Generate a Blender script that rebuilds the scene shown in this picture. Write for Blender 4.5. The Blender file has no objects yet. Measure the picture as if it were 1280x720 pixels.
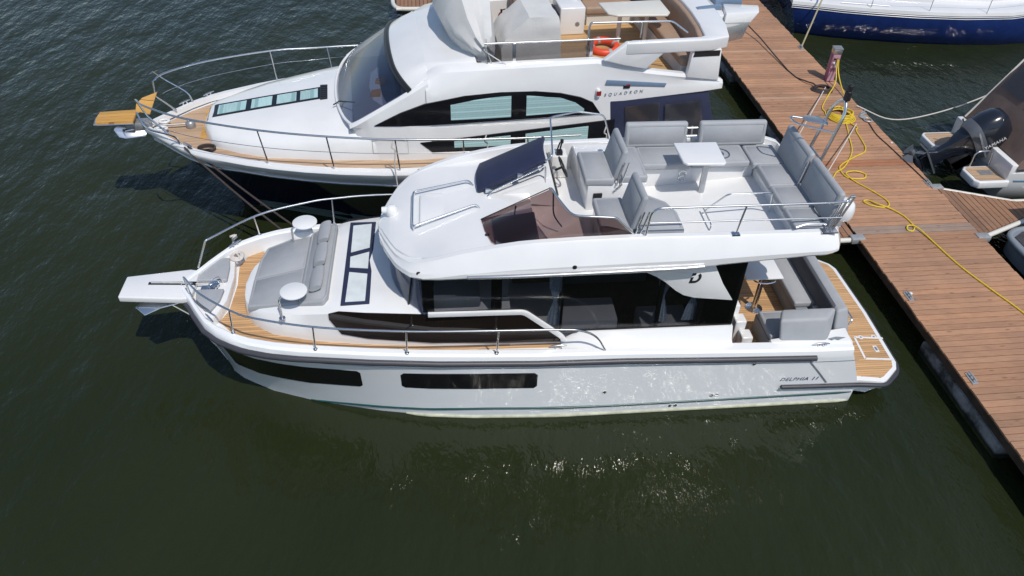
import bpy, bmesh, math, random
from mathutils import Vector, Matrix
random.seed(7)
R = math.radians
scene = bpy.context.scene
COL = scene.collection

# ------------------------------------------------------------------ camera
def make_camera():
    pitch, roll, head = R(39.91), R(1.83), R(6.98)
    fh = Vector((math.sin(head), math.cos(head), 0))
    ri = Vector((math.cos(head), -math.sin(head), 0))
    fw = fh * math.cos(pitch) + Vector((0, 0, -math.sin(pitch)))
    up = ri.cross(fw)
    ri2 = ri * math.cos(roll) + up * math.sin(roll)
    up2 = ri2.cross(fw)
    cd = bpy.data.cameras.new('camera')
    cam = bpy.data.objects.new('camera', cd)
    COL.objects.link(cam)
    m = Matrix((ri2, up2, -fw)).transposed().to_4x4()
    m.translation = Vector((0, 0, 10))
    cam.matrix_world = m
    cd.sensor_width = 36
    cd.lens = 36 * 978.6 / 1280
    cd.clip_end = 2000
    scene.camera = cam
make_camera()

# ------------------------------------------------------------------ light
SUN = Vector((0.26, -0.57, 1.0)).normalized()      # towards the sun
w = bpy.data.worlds.new('World'); scene.world = w; w.use_nodes = True
nt = w.node_tree; nt.nodes.clear()
sky = nt.nodes.new('ShaderNodeTexSky'); sky.sky_type = 'NISHITA'; sky.sun_disc = False
sky.sun_elevation = math.asin(SUN.z); sky.sun_rotation = math.atan2(SUN.x, SUN.y)
sky.air_density = 1.0; sky.dust_density = 0.6; sky.ozone_density = 1.2
bg = nt.nodes.new('ShaderNodeBackground'); bg.inputs[1].default_value = 0.115
out = nt.nodes.new('ShaderNodeOutputWorld')
nt.links.new(sky.outputs[0], bg.inputs[0]); nt.links.new(bg.outputs[0], out.inputs[0])
sl = bpy.data.lights.new('sun', 'SUN'); sl.energy = 3.25; sl.angle = R(0.53); sl.color = (1, 0.95, 0.88)
so = bpy.data.objects.new('sun', sl); COL.objects.link(so)
so.rotation_euler = SUN.to_track_quat('Z', 'Y').to_euler(); so.location = (0, -10, 40)
scene.view_settings.view_transform = 'Standard'; scene.view_settings.look = 'None'
scene.view_settings.exposure = 0.0; scene.view_settings.gamma = 1.0
scene.view_settings.use_curve_mapping = False
scene.cycles.sample_clamp_indirect = 30
scene.cycles.sample_clamp_direct = 4
scene.cycles.blur_glossy = 0.4

# ------------------------------------------------------------------ helpers
def tag(o, label=None, cat=None, group=None, kind=None):
    if label: o['label'] = label
    if cat: o['category'] = cat
    if group: o['group'] = group
    if kind: o['kind'] = kind
    return o

def empty(name, loc=(0, 0, 0), rz=0.0, label=None, cat=None, group=None):
    o = bpy.data.objects.new(name, None); COL.objects.link(o)
    o.location = loc; o.rotation_euler = (0, 0, rz); o.empty_display_size = 0.2
    return tag(o, label, cat, group)

def interp(tab, x):
    if x <= tab[0][0]: return tab[0][1]
    for (a, va), (b, vb) in zip(tab, tab[1:]):
        if x <= b: return va + (vb - va) * (x - a) / (b - a)
    return tab[-1][1]

def spline(pts, n=6, closed=False):
    P = [Vector(p) for p in pts]; N = len(P); o = []
    rng = N if closed else N - 1
    for i in range(rng):
        if closed:
            a, b, c, d = P[i - 1], P[i], P[(i + 1) % N], P[(i + 2) % N]
        else:
            b, c = P[i], P[i + 1]
            a = P[i - 1] if i else b * 2 - c
            d = P[i + 2] if i + 2 < N else c * 2 - b
        for k in range(n):
            t = k / n
            o.append(0.5 * ((2 * b) + (c - a) * t + (2 * a - 5 * b + 4 * c - d) * t * t + (3 * b - a - 3 * c + d) * t ** 3))
    if not closed: o.append(P[-1])
    return o

def fillet(pts, r, n=4):
    P = [Vector(p) for p in pts]; o = [P[0]]
    for i in range(1, len(P) - 1):
        a, b, c = P[i - 1], P[i], P[i + 1]
        u = (a - b); v = (c - b); ru = min(r, u.length * .45); rv = min(r, v.length * .45)
        p = b + u.normalized() * ru; q = b + v.normalized() * rv
        for k in range(n + 1):
            t = k / n; o.append(p * (1 - t) ** 2 + b * 2 * t * (1 - t) + q * t * t)
    o.append(P[-1]); return o

class MB:
    def __init__(s): s.v = []; s.f = []; s.m = []; s.c = []
    def add(s, vs, fs, mi=0, col=None):
        k = len(s.v); s.v += [tuple(v) for v in vs]
        for f in fs: s.f.append([i + k for i in f]); s.m.append(mi); s.c.append(col)
        return s
    def hexa(s, b, t, mi=0, col=None):
        return s.add(list(b) + list(t), [(3, 2, 1, 0), (4, 5, 6, 7), (0, 1, 5, 4), (1, 2, 6, 5), (2, 3, 7, 6), (3, 0, 4, 7)], mi, col)
    def box(s, x0, x1, y0, y1, z0, z1, mi=0, col=None):
        return s.hexa([(x0, y0, z0), (x1, y0, z0), (x1, y1, z0), (x0, y1, z0)],
                      [(x0, y0, z1), (x1, y0, z1), (x1, y1, z1), (x0, y1, z1)], mi, col)
    def slab(s, pts, vec, mi=0):
        P = [Vector(p) for p in pts]; n = len(P); v = Vector(vec)
        return s.add(P + [p + v for p in P], [tuple(range(n))[::-1], tuple(range(n, 2 * n))] +
                     [(i, (i + 1) % n, (i + 1) % n + n, i + n) for i in range(n)], mi)
    def prism(s, p2, z0, z1, mi=0): return s.slab([(x, y, z0) for x, y in p2], (0, 0, z1 - z0), mi)
    def sheet(s, pts, mi=0): return s.add(pts, [tuple(range(len(pts)))], mi)
    def loft(s, secs, closed=True, caps=True, mi=0):
        n = len(secs[0]); vs = [p for q in secs for p in q]; fs = []
        for i in range(len(secs) - 1):
            for j in range(n if closed else n - 1):
                a = i * n + j; b = i * n + (j + 1) % n
                fs.append((a, b, b + n, a + n))
        if caps and closed:
            fs.append(tuple(range(n))[::-1]); k = (len(secs) - 1) * n; fs.append(tuple(range(k, k + n)))
        return s.add(vs, fs, mi)
    def tube(s, pts, r, n=8, closed=False, mi=0):
        P = [Vector(p) for p in pts]
        Q = [P[0]]
        for p in P[1:]:
            if (p - Q[-1]).length > 1e-5: Q.append(p)
        P = Q; N = len(P); secs = []; nrm = None
        for i, p in enumerate(P):
            a = P[i - 1] if (i or closed) else p; b = P[(i + 1) % N] if (i < N - 1 or closed) else p
            t = (b - a).normalized()
            if nrm is None:
                nrm = t.orthogonal().normalized()
            nrm = (nrm - t * nrm.dot(t))
            nrm = nrm.normalized() if nrm.length > 1e-6 else t.orthogonal().normalized()
            bn = t.cross(nrm)
            rr = r[i] if isinstance(r, (list, tuple)) else r
            secs.append([p + (nrm * math.cos(2 * math.pi * k / n) + bn * math.sin(2 * math.pi * k / n)) * rr for k in range(n)])
        if closed: secs.append(secs[0]); return s.loft(secs, True, False, mi)
        return s.loft(secs, True, True, mi)
    def lathe(s, prof, c=(0, 0, 0), n=24, axis='z', mi=0):
        secs = []
        for r, h in prof:
            r = max(r, 1e-4); q = []
            for k in range(n):
                a = 2 * math.pi * k / n; u, v = r * math.cos(a), r * math.sin(a)
                p = {'z': (u, v, h), 'x': (h, u, v), 'y': (v, h, u)}[axis]
                q.append((p[0] + c[0], p[1] + c[1], p[2] + c[2]))
            secs.append(q)
        return s.loft(secs, True, True, mi)
    def disc(s, c, r, h, n=28, mi=0): return s.lathe([(r, 0), (r, h)], c, n, 'z', mi)
    def move(s, M, start=0):
        for i in range(start, len(s.v)): s.v[i] = tuple(M @ Vector(s.v[i]))
        return s
    def build(s, name, mat, parent=None, bevel=0, seg=2, smooth=35, sub=0, recalc=True, label=None, disp=None, groove=False):
        me = bpy.data.meshes.new(name); bm = bmesh.new()
        vv = [bm.verts.new(v) for v in s.v]
        cl = None
        if any(c is not None for c in s.c): cl = bm.loops.layers.float_color.new('Col')
        for f, mi, c in zip(s.f, s.m, s.c):
            try: fc = bm.faces.new([vv[i] for i in f])
            except ValueError: continue
            fc.material_index = mi; fc.smooth = True
            if cl is not None and c is not None:
                for l in fc.loops: l[cl] = (c[0], c[1], c[2], 1)
        bmesh.ops.remove_doubles(bm, verts=bm.verts, dist=1e-5)
        if recalc: bmesh.ops.recalc_face_normals(bm, faces=bm.faces)
        if bevel:
            ed = [e for e in bm.edges if len(e.link_faces) == 2 and e.calc_face_angle(0) > R(28)]
            bmesh.ops.bevel(bm, geom=ed, offset=bevel, segments=seg, profile=0.5, affect='EDGES', clamp_overlap=True)
            for f in bm.faces: f.smooth = True
        if groove:
            bm.normal_update()
            f = max(bm.faces, key=lambda q: q.calc_area() if q.normal.z > .3 or groove == 'any' else 0)
            for th, dp in ((.012, 0), (.007, -.008), (.007, .008)):
                bmesh.ops.inset_individual(bm, faces=[f], thickness=th, depth=dp, use_even_offset=True)
            for q in bm.faces: q.smooth = True
        if disp:
            for v in bm.verts: v.co += disp(v.co)
        bm.to_mesh(me); bm.free()
        me.set_sharp_from_angle(angle=R(smooth))
        for m in (mat if isinstance(mat, (list, tuple)) else [mat]): me.materials.append(m)
        o = bpy.data.objects.new(name, me); COL.objects.link(o)
        if parent: o.parent = parent
        if sub:
            md = o.modifiers.new('sub', 'SUBSURF'); md.levels = md.render_levels = sub
        if label: o['label'] = label
        return o

def text_obj(name, body, size, mat, parent, origin, xdir, ydir, thick=0.003, shear=0.0, spacing=1.0):
    cu = bpy.data.curves.new(name, 'FONT'); cu.body = body; cu.size = size; cu.extrude = thick
    cu.shear = shear; cu.space_character = spacing
    t = bpy.data.objects.new('tmp', cu); COL.objects.link(t)
    dg = bpy.context.evaluated_depsgraph_get()
    me = bpy.data.meshes.new_from_object(t.evaluated_get(dg))
    bpy.data.objects.remove(t)
    x = Vector(xdir).normalized(); y = Vector(ydir); y = (y - x * y.dot(x)).normalized(); z = x.cross(y)
    M = Matrix((x, y, z)).transposed().to_4x4(); M.translation = Vector(origin)
    me.transform(M); me.materials.clear(); me.materials.append(mat); me.name = name
    o = bpy.data.objects.new(name, me); COL.objects.link(o); o.parent = parent
    return o

# ------------------------------------------------------------------ materials
def new_mat(name):
    m = bpy.data.materials.new(name); m.use_nodes = True
    return m, m.node_tree, m.node_tree.nodes['Principled BSDF']
def N(nt, t, **kw):
    n = nt.nodes.new(t)
    for k, v in kw.items(): setattr(n, k, v)
    return n
def noise(nt, scale, detail=3, src=None, rough=.55, dim=None):
    n = N(nt, 'ShaderNodeTexNoise'); n.inputs['Scale'].default_value = scale
    n.inputs['Detail'].default_value = detail; n.inputs['Roughness'].default_value = rough
    if src is not None: nt.links.new(src, n.inputs['Vector'])
    return n
def ramp(nt, src, stops):
    r = N(nt, 'ShaderNodeValToRGB'); e = r.color_ramp.elements
    while len(e) < len(stops): e.new(.5)
    for el, (p, c) in zip(e, stops): el.position = p; el.color = (*c, 1)
    nt.links.new(src, r.inputs[0]); return r
def coords(nt, scale=(1, 1, 1)):
    tc = N(nt, 'ShaderNodeTexCoord'); mp = N(nt, 'ShaderNodeMapping'); mp.inputs['Scale'].default_value = scale
    nt.links.new(tc.outputs['Object'], mp.inputs[0]); return mp.outputs[0]
def bump(nt, src, strength, dist, b):
    n = N(nt, 'ShaderNodeBump'); n.inputs['Strength'].default_value = strength; n.inputs['Distance'].default_value = dist
    nt.links.new(src, n.inputs['Height']); nt.links.new(n.outputs[0], b.inputs['Normal']); return n
def simple(name, col, rough=.5, metal=0, var=.06, vscale=3.0, bmp=0, bscale=60, coat=0, spec=.5):
    m, nt, b = new_mat(name)
    c = coords(nt); n = noise(nt, vscale, 5, c)
    lo = tuple(max(0, x * (1 - var)) for x in col); hi = tuple(min(1, x * (1 + var)) for x in col)
    r = ramp(nt, n.outputs[0], [(.3, lo), (.7, hi)]); nt.links.new(r.outputs[0], b.inputs['Base Color'])
    b.inputs['Roughness'].default_value = rough; b.inputs['Metallic'].default_value = metal
    b.inputs['Coat Weight'].default_value = coat; b.inputs['Coat Roughness'].default_value = .035; b.inputs['Coat IOR'].default_value = 1.5
    b.inputs['Specular IOR Level'].default_value = spec
    if bmp:
        n2 = noise(nt, bscale, 2, c)
        if bscale > 200:
            n3 = noise(nt, 7, 3, c); ma = N(nt, 'ShaderNodeMath', operation='MULTIPLY_ADD'); ma.inputs[1].default_value = 3.0
            nt.links.new(n3.outputs[0], ma.inputs[0]); nt.links.new(n2.outputs[0], ma.inputs[2]); bump(nt, ma.outputs[0], bmp, .012, b)
        else: bump(nt, n2.outputs[0], bmp, .01, b)
    return m

M = {}
M['gelcoat'] = simple('white_gelcoat', (.765, .768, .765), .17, var=.045, vscale=1.2, coat=.3, spec=.8)
M['hull_white'] = simple('hull_gelcoat', (.85, .865, .875), .17, var=.025, vscale=.9, coat=.5, spec=.7)
M['deck_white'] = simple('non_slip_deck', (.74, .748, .75), .55, var=.03, vscale=2, bmp=.12, bscale=220)
M['steel'] = simple('polished_steel', (.72, .73, .74), .2, 1.0, var=.03)
M['rubber'] = simple('rubber_strake', (.052, .052, .062), .42, var=.1, vscale=6)
M['grey_band'] = simple('grey_band', (.25, .25, .27), .4)
M['black'] = simple('black_plastic', (.016, .016, .018), .35, var=.2)
M['black_gloss'] = simple('black_gloss', (.008, .008, .01), .16, var=.2, spec=.35)
M['upholstery'] = simple('grey_upholstery', (.35, .365, .385), .62, var=.05, vscale=4, bmp=.18, bscale=350)
M['upholstery_dark'] = simple('charcoal_upholstery', (.085, .09, .105), .7, var=.08, vscale=5, bmp=.15, bscale=350)
M['navy_canvas'] = simple('navy_canvas', (.018, .024, .062), .6, var=.12, vscale=5, bmp=.2, bscale=260)
M['hatch_pane'] = simple('frosted_pane', (.66, .71, .71), .12, var=.08, vscale=5, coat=.5)
M['window_black'] = simple('tinted_window', (.012, .008, .007), .05, var=.3, vscale=1.5, spec=.5)
M['teal'] = simple('teal_stripe', (.01, .06, .055), .3)
M['scum'] = simple('waterline_scum', (.42, .43, .32), .6, var=.25, vscale=7)
M['navy_hull'] = simple('navy_hull', (.008, .010, .032), .05, var=.2, coat=.8)
M['blue_hull'] = simple('blue_hull', (.012, .034, .165), .07, var=.2, coat=.8)
M['antifoul'] = simple('antifouling', (.12, .17, .16), .5, var=.15)
M['beige'] = simple('tan_upholstery', (.34, .235, .165), .6, var=.07, vscale=5, bmp=.12, bscale=300)
M['cream'] = simple('cream_top', (.66, .64, .58), .35, var=.03)
M['cover'] = simple('grey_cover', (.58, .58, .57), .7, var=.06, vscale=2.5, bmp=.25, bscale=25)
M['orange'] = simple('orange_buoy', (.72, .075, .03), .45, var=.08)
M['grey_tape'] = simple('grey_tape', (.35, .34, .33), .5)
M['amber'] = simple('amber_cushion', (.62, .30, .09), .7)
M['red'] = simple('red_paint', (.28, .02, .02), .3)
M['yellow'] = simple('yellow_cable', (.70, .50, .03), .45, var=.08, vscale=8)
M['rope_dark'] = simple('dark_rope', (.05, .038, .036), .85, var=.4, vscale=40, bmp=.5, bscale=120)
M['rope_white'] = simple('white_rope', (.62, .58, .54), .8, var=.12, vscale=40, bmp=.4, bscale=120)
M['rope_tan'] = simple('tan_rope', (.36, .31, .19), .85, var=.3, vscale=40, bmp=.5, bscale=120)
M['pink'] = simple('faded_magenta_paint', (.36, .13, .20), .5, var=.18, vscale=4)
M['pink_panel'] = simple('pale_pink_panel', (.56, .33, .40), .5, var=.1, vscale=4)
M['grey_metal'] = simple('grey_metal', (.36, .37, .38), .4, .6, var=.15, vscale=8)
M['galv'] = simple('galvanised_steel', (.45, .46, .46), .5, .5, var=.15, vscale=15)
M['dark_wood'] = simple('dark_fascia', (.055, .036, .026), .8, var=.45, vscale=4, bmp=.4, bscale=30)
M['brown_canvas'] = simple('brown_canvas', (.16, .112, .095), .75, var=.15, vscale=4, bmp=.3, bscale=14)
M['outboard'] = simple('outboard_paint', (.014, .017, .026), .2, var=.15, coat=.35)
M['outboard_grey'] = simple('outboard_grey', (.10, .11, .125), .3, var=.1)
M['slate_tube'] = simple('slate_tube', (.22, .25, .28), .5, var=.08)
M['dark_deck'] = simple('dark_deck_board', (.045, .042, .045), .6, var=.2)
M['silver'] = simple('silver_trim', (.5, .51, .53), .25, .8, var=.05)
M['curtain'] = simple('pale_curtain', (.45, .53, .62), .8, var=.25, vscale=30)
M['interior'] = simple('interior_wood', (.10, .055, .035), .5, var=.3, vscale=6)
M['interior_grey'] = simple('interior_upholstery', (.36, .36, .38), .7)
M['teal_blind'] = simple('teal_blind', (.32, .49, .49), .2, var=.14, vscale=2.5, coat=.6)
M['blue_grey'] = simple('blue_grey_plate', (.17, .24, .34), .4)
M['emblem'] = simple('emblem_grey', (.075, .095, .15), .6)

def teak(name, base, pitch=.05, axis=1, line=(.012, .009, .007), lw=.085):
    m, nt, b = new_mat(name)
    tc = N(nt, 'ShaderNodeTexCoord'); sp = N(nt, 'ShaderNodeSeparateXYZ'); nt.links.new(tc.outputs['Object'], sp.inputs[0])
    d = N(nt, 'ShaderNodeMath', operation='DIVIDE'); d.inputs[1].default_value = pitch; nt.links.new(sp.outputs[axis], d.inputs[0])
    fr = N(nt, 'ShaderNodeMath', operation='FRACT'); nt.links.new(d.outputs[0], fr.inputs[0])
    lt = N(nt, 'ShaderNodeMath', operation='LESS_THAN'); lt.inputs[1].default_value = lw; nt.links.new(fr.outputs[0], lt.inputs[0])
    fl = N(nt, 'ShaderNodeMath', operation='FLOOR'); nt.links.new(d.outputs[0], fl.inputs[0])
    wn = N(nt, 'ShaderNodeTexWhiteNoise', noise_dimensions='1D'); nt.links.new(fl.outputs[0], wn.inputs['W'])
    sc = (1.5, 30, 30) if axis == 1 else (30, 1.5, 30)
    n = noise(nt, 2.0, 5, coords(nt, sc))
    ad = N(nt, 'ShaderNodeMath', operation='MULTIPLY_ADD'); ad.inputs[1].default_value = .5
    nt.links.new(wn.outputs[0], ad.inputs[0]); nt.links.new(n.outputs[0], ad.inputs[2])
    r = ramp(nt, ad.outputs[0], [(.3, tuple(x * .72 for x in base)), (.62, base), (.95, tuple(min(1, x * 1.22) for x in base))])
    mx = N(nt, 'ShaderNodeMix', data_type='RGBA'); nt.links.new(lt.outputs[0], mx.inputs['Factor'])
    nt.links.new(r.outputs[0], mx.inputs['A']); mx.inputs['B'].default_value = (*line, 1)
    nt.links.new(mx.outputs['Result'], b.inputs['Base Color']); b.inputs['Roughness'].default_value = .65
    return m
M['teak'] = teak('teak_deck', (.50, .30, .145))
M['teal_blind'] = teak('pale_teal_blind', (.36, .53, .53), .045, 2, (.24, .40, .41), .2)
M['teak_pale'] = teak('weathered_teak_deck', (.44, .30, .19), .05, 1, (.2, .13, .08), .06)
M['teak_gold'] = teak('varnished_teak', (.55, .30, .075), .12, 1, (.25, .11, .03), .05)
M['fly_teak'] = teak('flybridge_teak', (.46, .28, .12), .06, 1, (.22, .13, .06), .06)
M['pier_finger_wood'] = None

def glass_mat(name, tint, rough=.09, trans=.5, body=(.01, .01, .012)):
    m = bpy.data.materials.new(name); m.use_nodes = True; nt = m.node_tree; nt.nodes.clear()
    o = N(nt, 'ShaderNodeOutputMaterial'); tr = N(nt, 'ShaderNodeBsdfTransparent'); tr.inputs[0].default_value = (*tint, 1)
    df = N(nt, 'ShaderNodeBsdfDiffuse'); df.inputs[0].default_value = (*body, 1)
    gl = N(nt, 'ShaderNodeBsdfGlossy'); gl.inputs['Roughness'].default_value = rough
    ge = N(nt, 'ShaderNodeNewGeometry')
    dt = N(nt, 'ShaderNodeVectorMath', operation='DOT_PRODUCT'); nt.links.new(ge.outputs['Normal'], dt.inputs[0]); nt.links.new(ge.outputs['Incoming'], dt.inputs[1])
    ab = N(nt, 'ShaderNodeMath', operation='ABSOLUTE'); nt.links.new(dt.outputs['Value'], ab.inputs[0])
    om = N(nt, 'ShaderNodeMath', operation='SUBTRACT'); om.inputs[0].default_value = 1; nt.links.new(ab.outputs[0], om.inputs[1])
    pw = N(nt, 'ShaderNodeMath', operation='POWER'); pw.inputs[1].default_value = 5; nt.links.new(om.outputs[0], pw.inputs[0])
    fr = N(nt, 'ShaderNodeMath', operation='MULTIPLY_ADD'); fr.inputs[1].default_value = .955; fr.inputs[2].default_value = .045; nt.links.new(pw.outputs[0], fr.inputs[0])
    nz = noise(nt, 1.3, 2, coords(nt)); bp = N(nt, 'ShaderNodeBump'); bp.inputs['Strength'].default_value = .03
    nt.links.new(nz.outputs[0], bp.inputs['Height']); nt.links.new(bp.outputs[0], gl.inputs['Normal'])
    a = N(nt, 'ShaderNodeMixShader'); a.inputs[0].default_value = 1 - trans
    nt.links.new(tr.outputs[0], a.inputs[1]); nt.links.new(df.outputs[0], a.inputs[2])
    x = N(nt, 'ShaderNodeMixShader'); nt.links.new(fr.outputs[0], x.inputs[0])
    nt.links.new(a.outputs[0], x.inputs[1]); nt.links.new(gl.outputs[0], x.inputs[2]); nt.links.new(x.outputs[0], o.inputs[0])
    return m
M['salon_glass'] = glass_mat('dark_salon_glass', (.70, .71, .73), trans=.92, body=(.008, .008, .009))
M['dark_glass'] = glass_mat('dark_glass', (.1, .1, .1), trans=.15, body=(.010, .009, .009))
M['brown_acrylic'] = glass_mat('brown_acrylic', (.60, .50, .485), trans=.94, body=(.05, .028, .03))
M['sky_tint_glass'] = glass_mat('windscreen_glass', (.74, .77, .84), trans=.85, body=(.03, .042, .075))  # blue sky reflection put into the glass as a bluish body colour
M['clear_vinyl'] = glass_mat('clear_vinyl', (.74, .74, .75), trans=.82, body=(.12, .12, .13))

def water_mat():
    m, nt, b = new_mat('harbour_water')
    c0 = coords(nt)
    mp = N(nt, 'ShaderNodeMapping'); mp.inputs['Rotation'].default_value = (0, 0, R(28)); mp.inputs['Scale'].default_value = (1.0, .5, 1)
    nt.links.new(c0, mp.inputs[0])
    n1 = noise(nt, 1.1, 2, mp.outputs[0], .5); n2 = noise(nt, 4.2, 3, mp.outputs[0], .55); n3 = noise(nt, 13, 2, mp.outputs[0], .5)
    big = noise(nt, .16, 2, c0)
    s = N(nt, 'ShaderNodeMath', operation='MULTIPLY_ADD'); s.inputs[1].default_value = .30; nt.links.new(n2.outputs[0], s.inputs[0]); nt.links.new(n1.outputs[0], s.inputs[2])
    s2 = N(nt, 'ShaderNodeMath', operation='MULTIPLY_ADD'); s2.inputs[1].default_value = .09; nt.links.new(n3.outputs[0], s2.inputs[0]); nt.links.new(s.outputs[0], s2.inputs[2])
    bp = bump(nt, s2.outputs[0], 1.0, .125, b)
    r = ramp(nt, big.outputs[0], [(.35, (.0155, .0210, .0078)), (.65, (.0205, .0262, .0102))])
    nt.links.new(r.outputs[0], b.inputs['Base Color'])
    b.inputs['Roughness'].default_value = .075; b.inputs['IOR'].default_value = 1.333
    return m
M['water'] = water_mat()

def plank_mat(name):
    m, nt, b = new_mat(name)
    at = N(nt, 'ShaderNodeVertexColor'); at.layer_name = 'Col'
    g = noise(nt, 1.0, 6, coords(nt, (4.0, 60, 60)), .6)
    kn = N(nt, 'ShaderNodeTexVoronoi'); kn.inputs['Scale'].default_value = 1.0
    nt.links.new(coords(nt, (2.2, 9, 9)), kn.inputs['Vector'])
    blo = noise(nt, .8, 4, coords(nt))
    r1 = ramp(nt, g.outputs[0], [(.3, (.72, .69, .66)), (.5, (1, 1, 1)), (.75, (1.12, 1.1, 1.08))])
    r2 = ramp(nt, kn.outputs['Distance'], [(.05, (.50, .42, .36)), (.16, (1, 1, 1))])
    r3 = ramp(nt, blo.outputs[0], [(.32, (.80, .82, .85)), (.68, (1.08, 1.06, 1.03))])
    a = at.outputs[0]
    for r in (r1, r2, r3):
        mx = N(nt, 'ShaderNodeMix', data_type='RGBA', blend_type='MULTIPLY'); mx.inputs['Factor'].default_value = 1
        nt.links.new(a, mx.inputs['A']); nt.links.new(r.outputs[0], mx.inputs['B']); a = mx.outputs['Result']
    sc = noise(nt, 1.0, 5, coords(nt, (2.6, 7, 7)), .7)
    r4 = ramp(nt, sc.outputs[0], [(.70, (0, 0, 0)), (.76, (.55, .55, .55))])
    mx = N(nt, 'ShaderNodeMix', data_type='RGBA'); nt.links.new(r4.outputs[0], mx.inputs['Factor'])
    nt.links.new(a, mx.inputs['A']); mx.inputs['B'].default_value = (.52, .40, .31, 1); a = mx.outputs['Result']
    nt.links.new(a, b.inputs['Base Color']); b.inputs['Roughness'].default_value = .8
    bump(nt, g.outputs[0], .35, .01, b)
    return m
M['plank'] = plank_mat('pier_plank')

def concrete_mat():
    m, nt, b = new_mat('stained_concrete')
    c = coords(nt); n1 = noise(nt, 2.2, 6, c, .65); n2 = noise(nt, 25, 4, c)
    r = ramp(nt, n1.outputs[0], [(.36, (.05, .05, .045)), (.5, (.20, .20, .20)), (.68, (.30, .30, .31))])
    sp = N(nt, 'ShaderNodeSeparateXYZ'); tc = N(nt, 'ShaderNodeTexCoord'); nt.links.new(tc.outputs['Object'], sp.inputs[0])
    ad = N(nt, 'ShaderNodeMath', operation='MULTIPLY_ADD'); ad.inputs[1].default_value = .10
    nt.links.new(n1.outputs[0], ad.inputs[0]); nt.links.new(sp.outputs[2], ad.inputs[2])
    r2 = ramp(nt, ad.outputs[0], [(.07, (.16, .16, .02)), (.125, (.035, .04, .02)), (.2, (1, 1, 1))])
    mx = N(nt, 'ShaderNodeMix', data_type='RGBA', blend_type='MULTIPLY'); mx.inputs['Factor'].default_value = 1
    nt.links.new(r.outputs[0], mx.inputs['A']); nt.links.new(r2.outputs[0], mx.inputs['B'])
    nt.links.new(mx.outputs['Result'], b.inputs['Base Color']); b.inputs['Roughness'].default_value = .9
    bump(nt, n2.outputs[0], .4, .02, b); return m
M['concrete'] = concrete_mat()

# ------------------------------------------------------------------ water
wm = MB(); wm.sheet([(-220, -160, 0), (260, -160, 0), (260, 320, 0), (-220, 320, 0)])
tag(wm.build('water', M['water']), 'dark green rippled harbour water around the moored boats', 'water', kind='structure')

# ================================================================== white motor yacht in front
RUBY = [(.93, 0), (.97, .18), (1.05, .32), (1.15, .47), (1.26, .66), (1.48, 1.0), (1.75, 1.25), (2.1, 1.45), (2.5, 1.58), (2.9, 1.66), (4.0, 1.74), (5.1, 1.78), (6.6, 1.8), (9.5, 1.8), (11.2, 1.78), (12.1, 1.75)]
RUBZ = [(.9, 1.58), (2.85, 1.56), (4, 1.49), (5.1, 1.42), (6.6, 1.36), (8, 1.33), (9.5, 1.26), (11.2, 1.18), (12.1, 1.15)]
WLY = [(1.35, 0), (1.54, .40), (2.2, .82), (3, 1.13), (4, 1.4), (4.87, 1.57), (5.6, 1.65), (7, 1.72), (12.1, 1.70)]
def stem_z(X): return 1.45 * (1 - max(0, X - .93) / .42) if X < 1.35 else -.35
def hullY(X, z):
    ry = interp(RUBY, X); rz = interp(RUBZ, X)
    if X < 1.35:
        zs = stem_z(X); t = max(0, (z - zs) / (rz - zs)); return ry * min(1, t) ** .6
    wl = interp(WLY, X)
    if z < 0: return wl * (1 + .25 * z)
    return wl + (ry - wl) * (z / rz) ** 1.15

YB = empty('motor_yacht', (-5.1057, 10.3255, 0), R(-.87),
           'white motor yacht nearest the camera with grey flybridge seats and a long white bowsprit', 'motor yacht')

def mirror_ring(half):
    """half: list of (y, z) going from the centre top round the -y side to the bottom -> closed ring"""
    return half + [(-y, z) for y, z in reversed(half)]

def build_yacht_hull():
    xs = [.935, .95, .98, 1.02, 1.08, 1.15, 1.25, 1.36, 1.5, 1.7, 1.95, 2.25, 2.6, 3, 3.5, 4.1, 4.8, 5.6, 6.6, 7.8, 9.0, 9.72, 9.74, 10.4, 11.2, 11.75, 12.08]
    mb = MB(); secs = []
    for X in xs:
        last = X > 12
        rz, ry = interp(RUBZ, X), interp(RUBY, X)
        cap = .15 if X < 9.73 else .22
        zi = 1.38 if X < 9.73 else .88
        g = rz + .15
        out = max(ry - .02, .004)
        def xz(z):                                    # raked transom
            return 12.06 - .36 * max(0, min(1, (z - .5) / .85)) if last else X
        inn = max(out - cap, .001)
        half = [(-max(min(inn, out - .02), .001), zi), (-inn, g - .02), (-max(inn + .03, .002), g), (-max(out - .035, .003), g), (-out, g - .035)]
        zs = stem_z(X)
        zl = [rz, rz - .02] + [rz - .02 - (rz - .02 - max(zs, -.35)) * k / 9 for k in range(1, 10)]
        half += [(-max(hullY(X, z), .002), z) for z in zl]
        left = [(xz(z), y, z) for y, z in half]
        secs.append(left + [(x, -y, z) for x, y, z in reversed(left)])
    mb.loft(secs, closed=False, caps=False)
    # bow blunt front and transom
    f = secs[0]; mb.add(f, [tuple(range(len(f)))])
    l = secs[-1]; n = len(l) // 2
    for k in range(n - 1): mb.add([l[k], l[k + 1], l[-2 - k], l[-1 - k]], [(0, 1, 2, 3)])
    return mb.build('hull', M['hull_white'], YB, smooth=32)
hull = build_yacht_hull()

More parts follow.
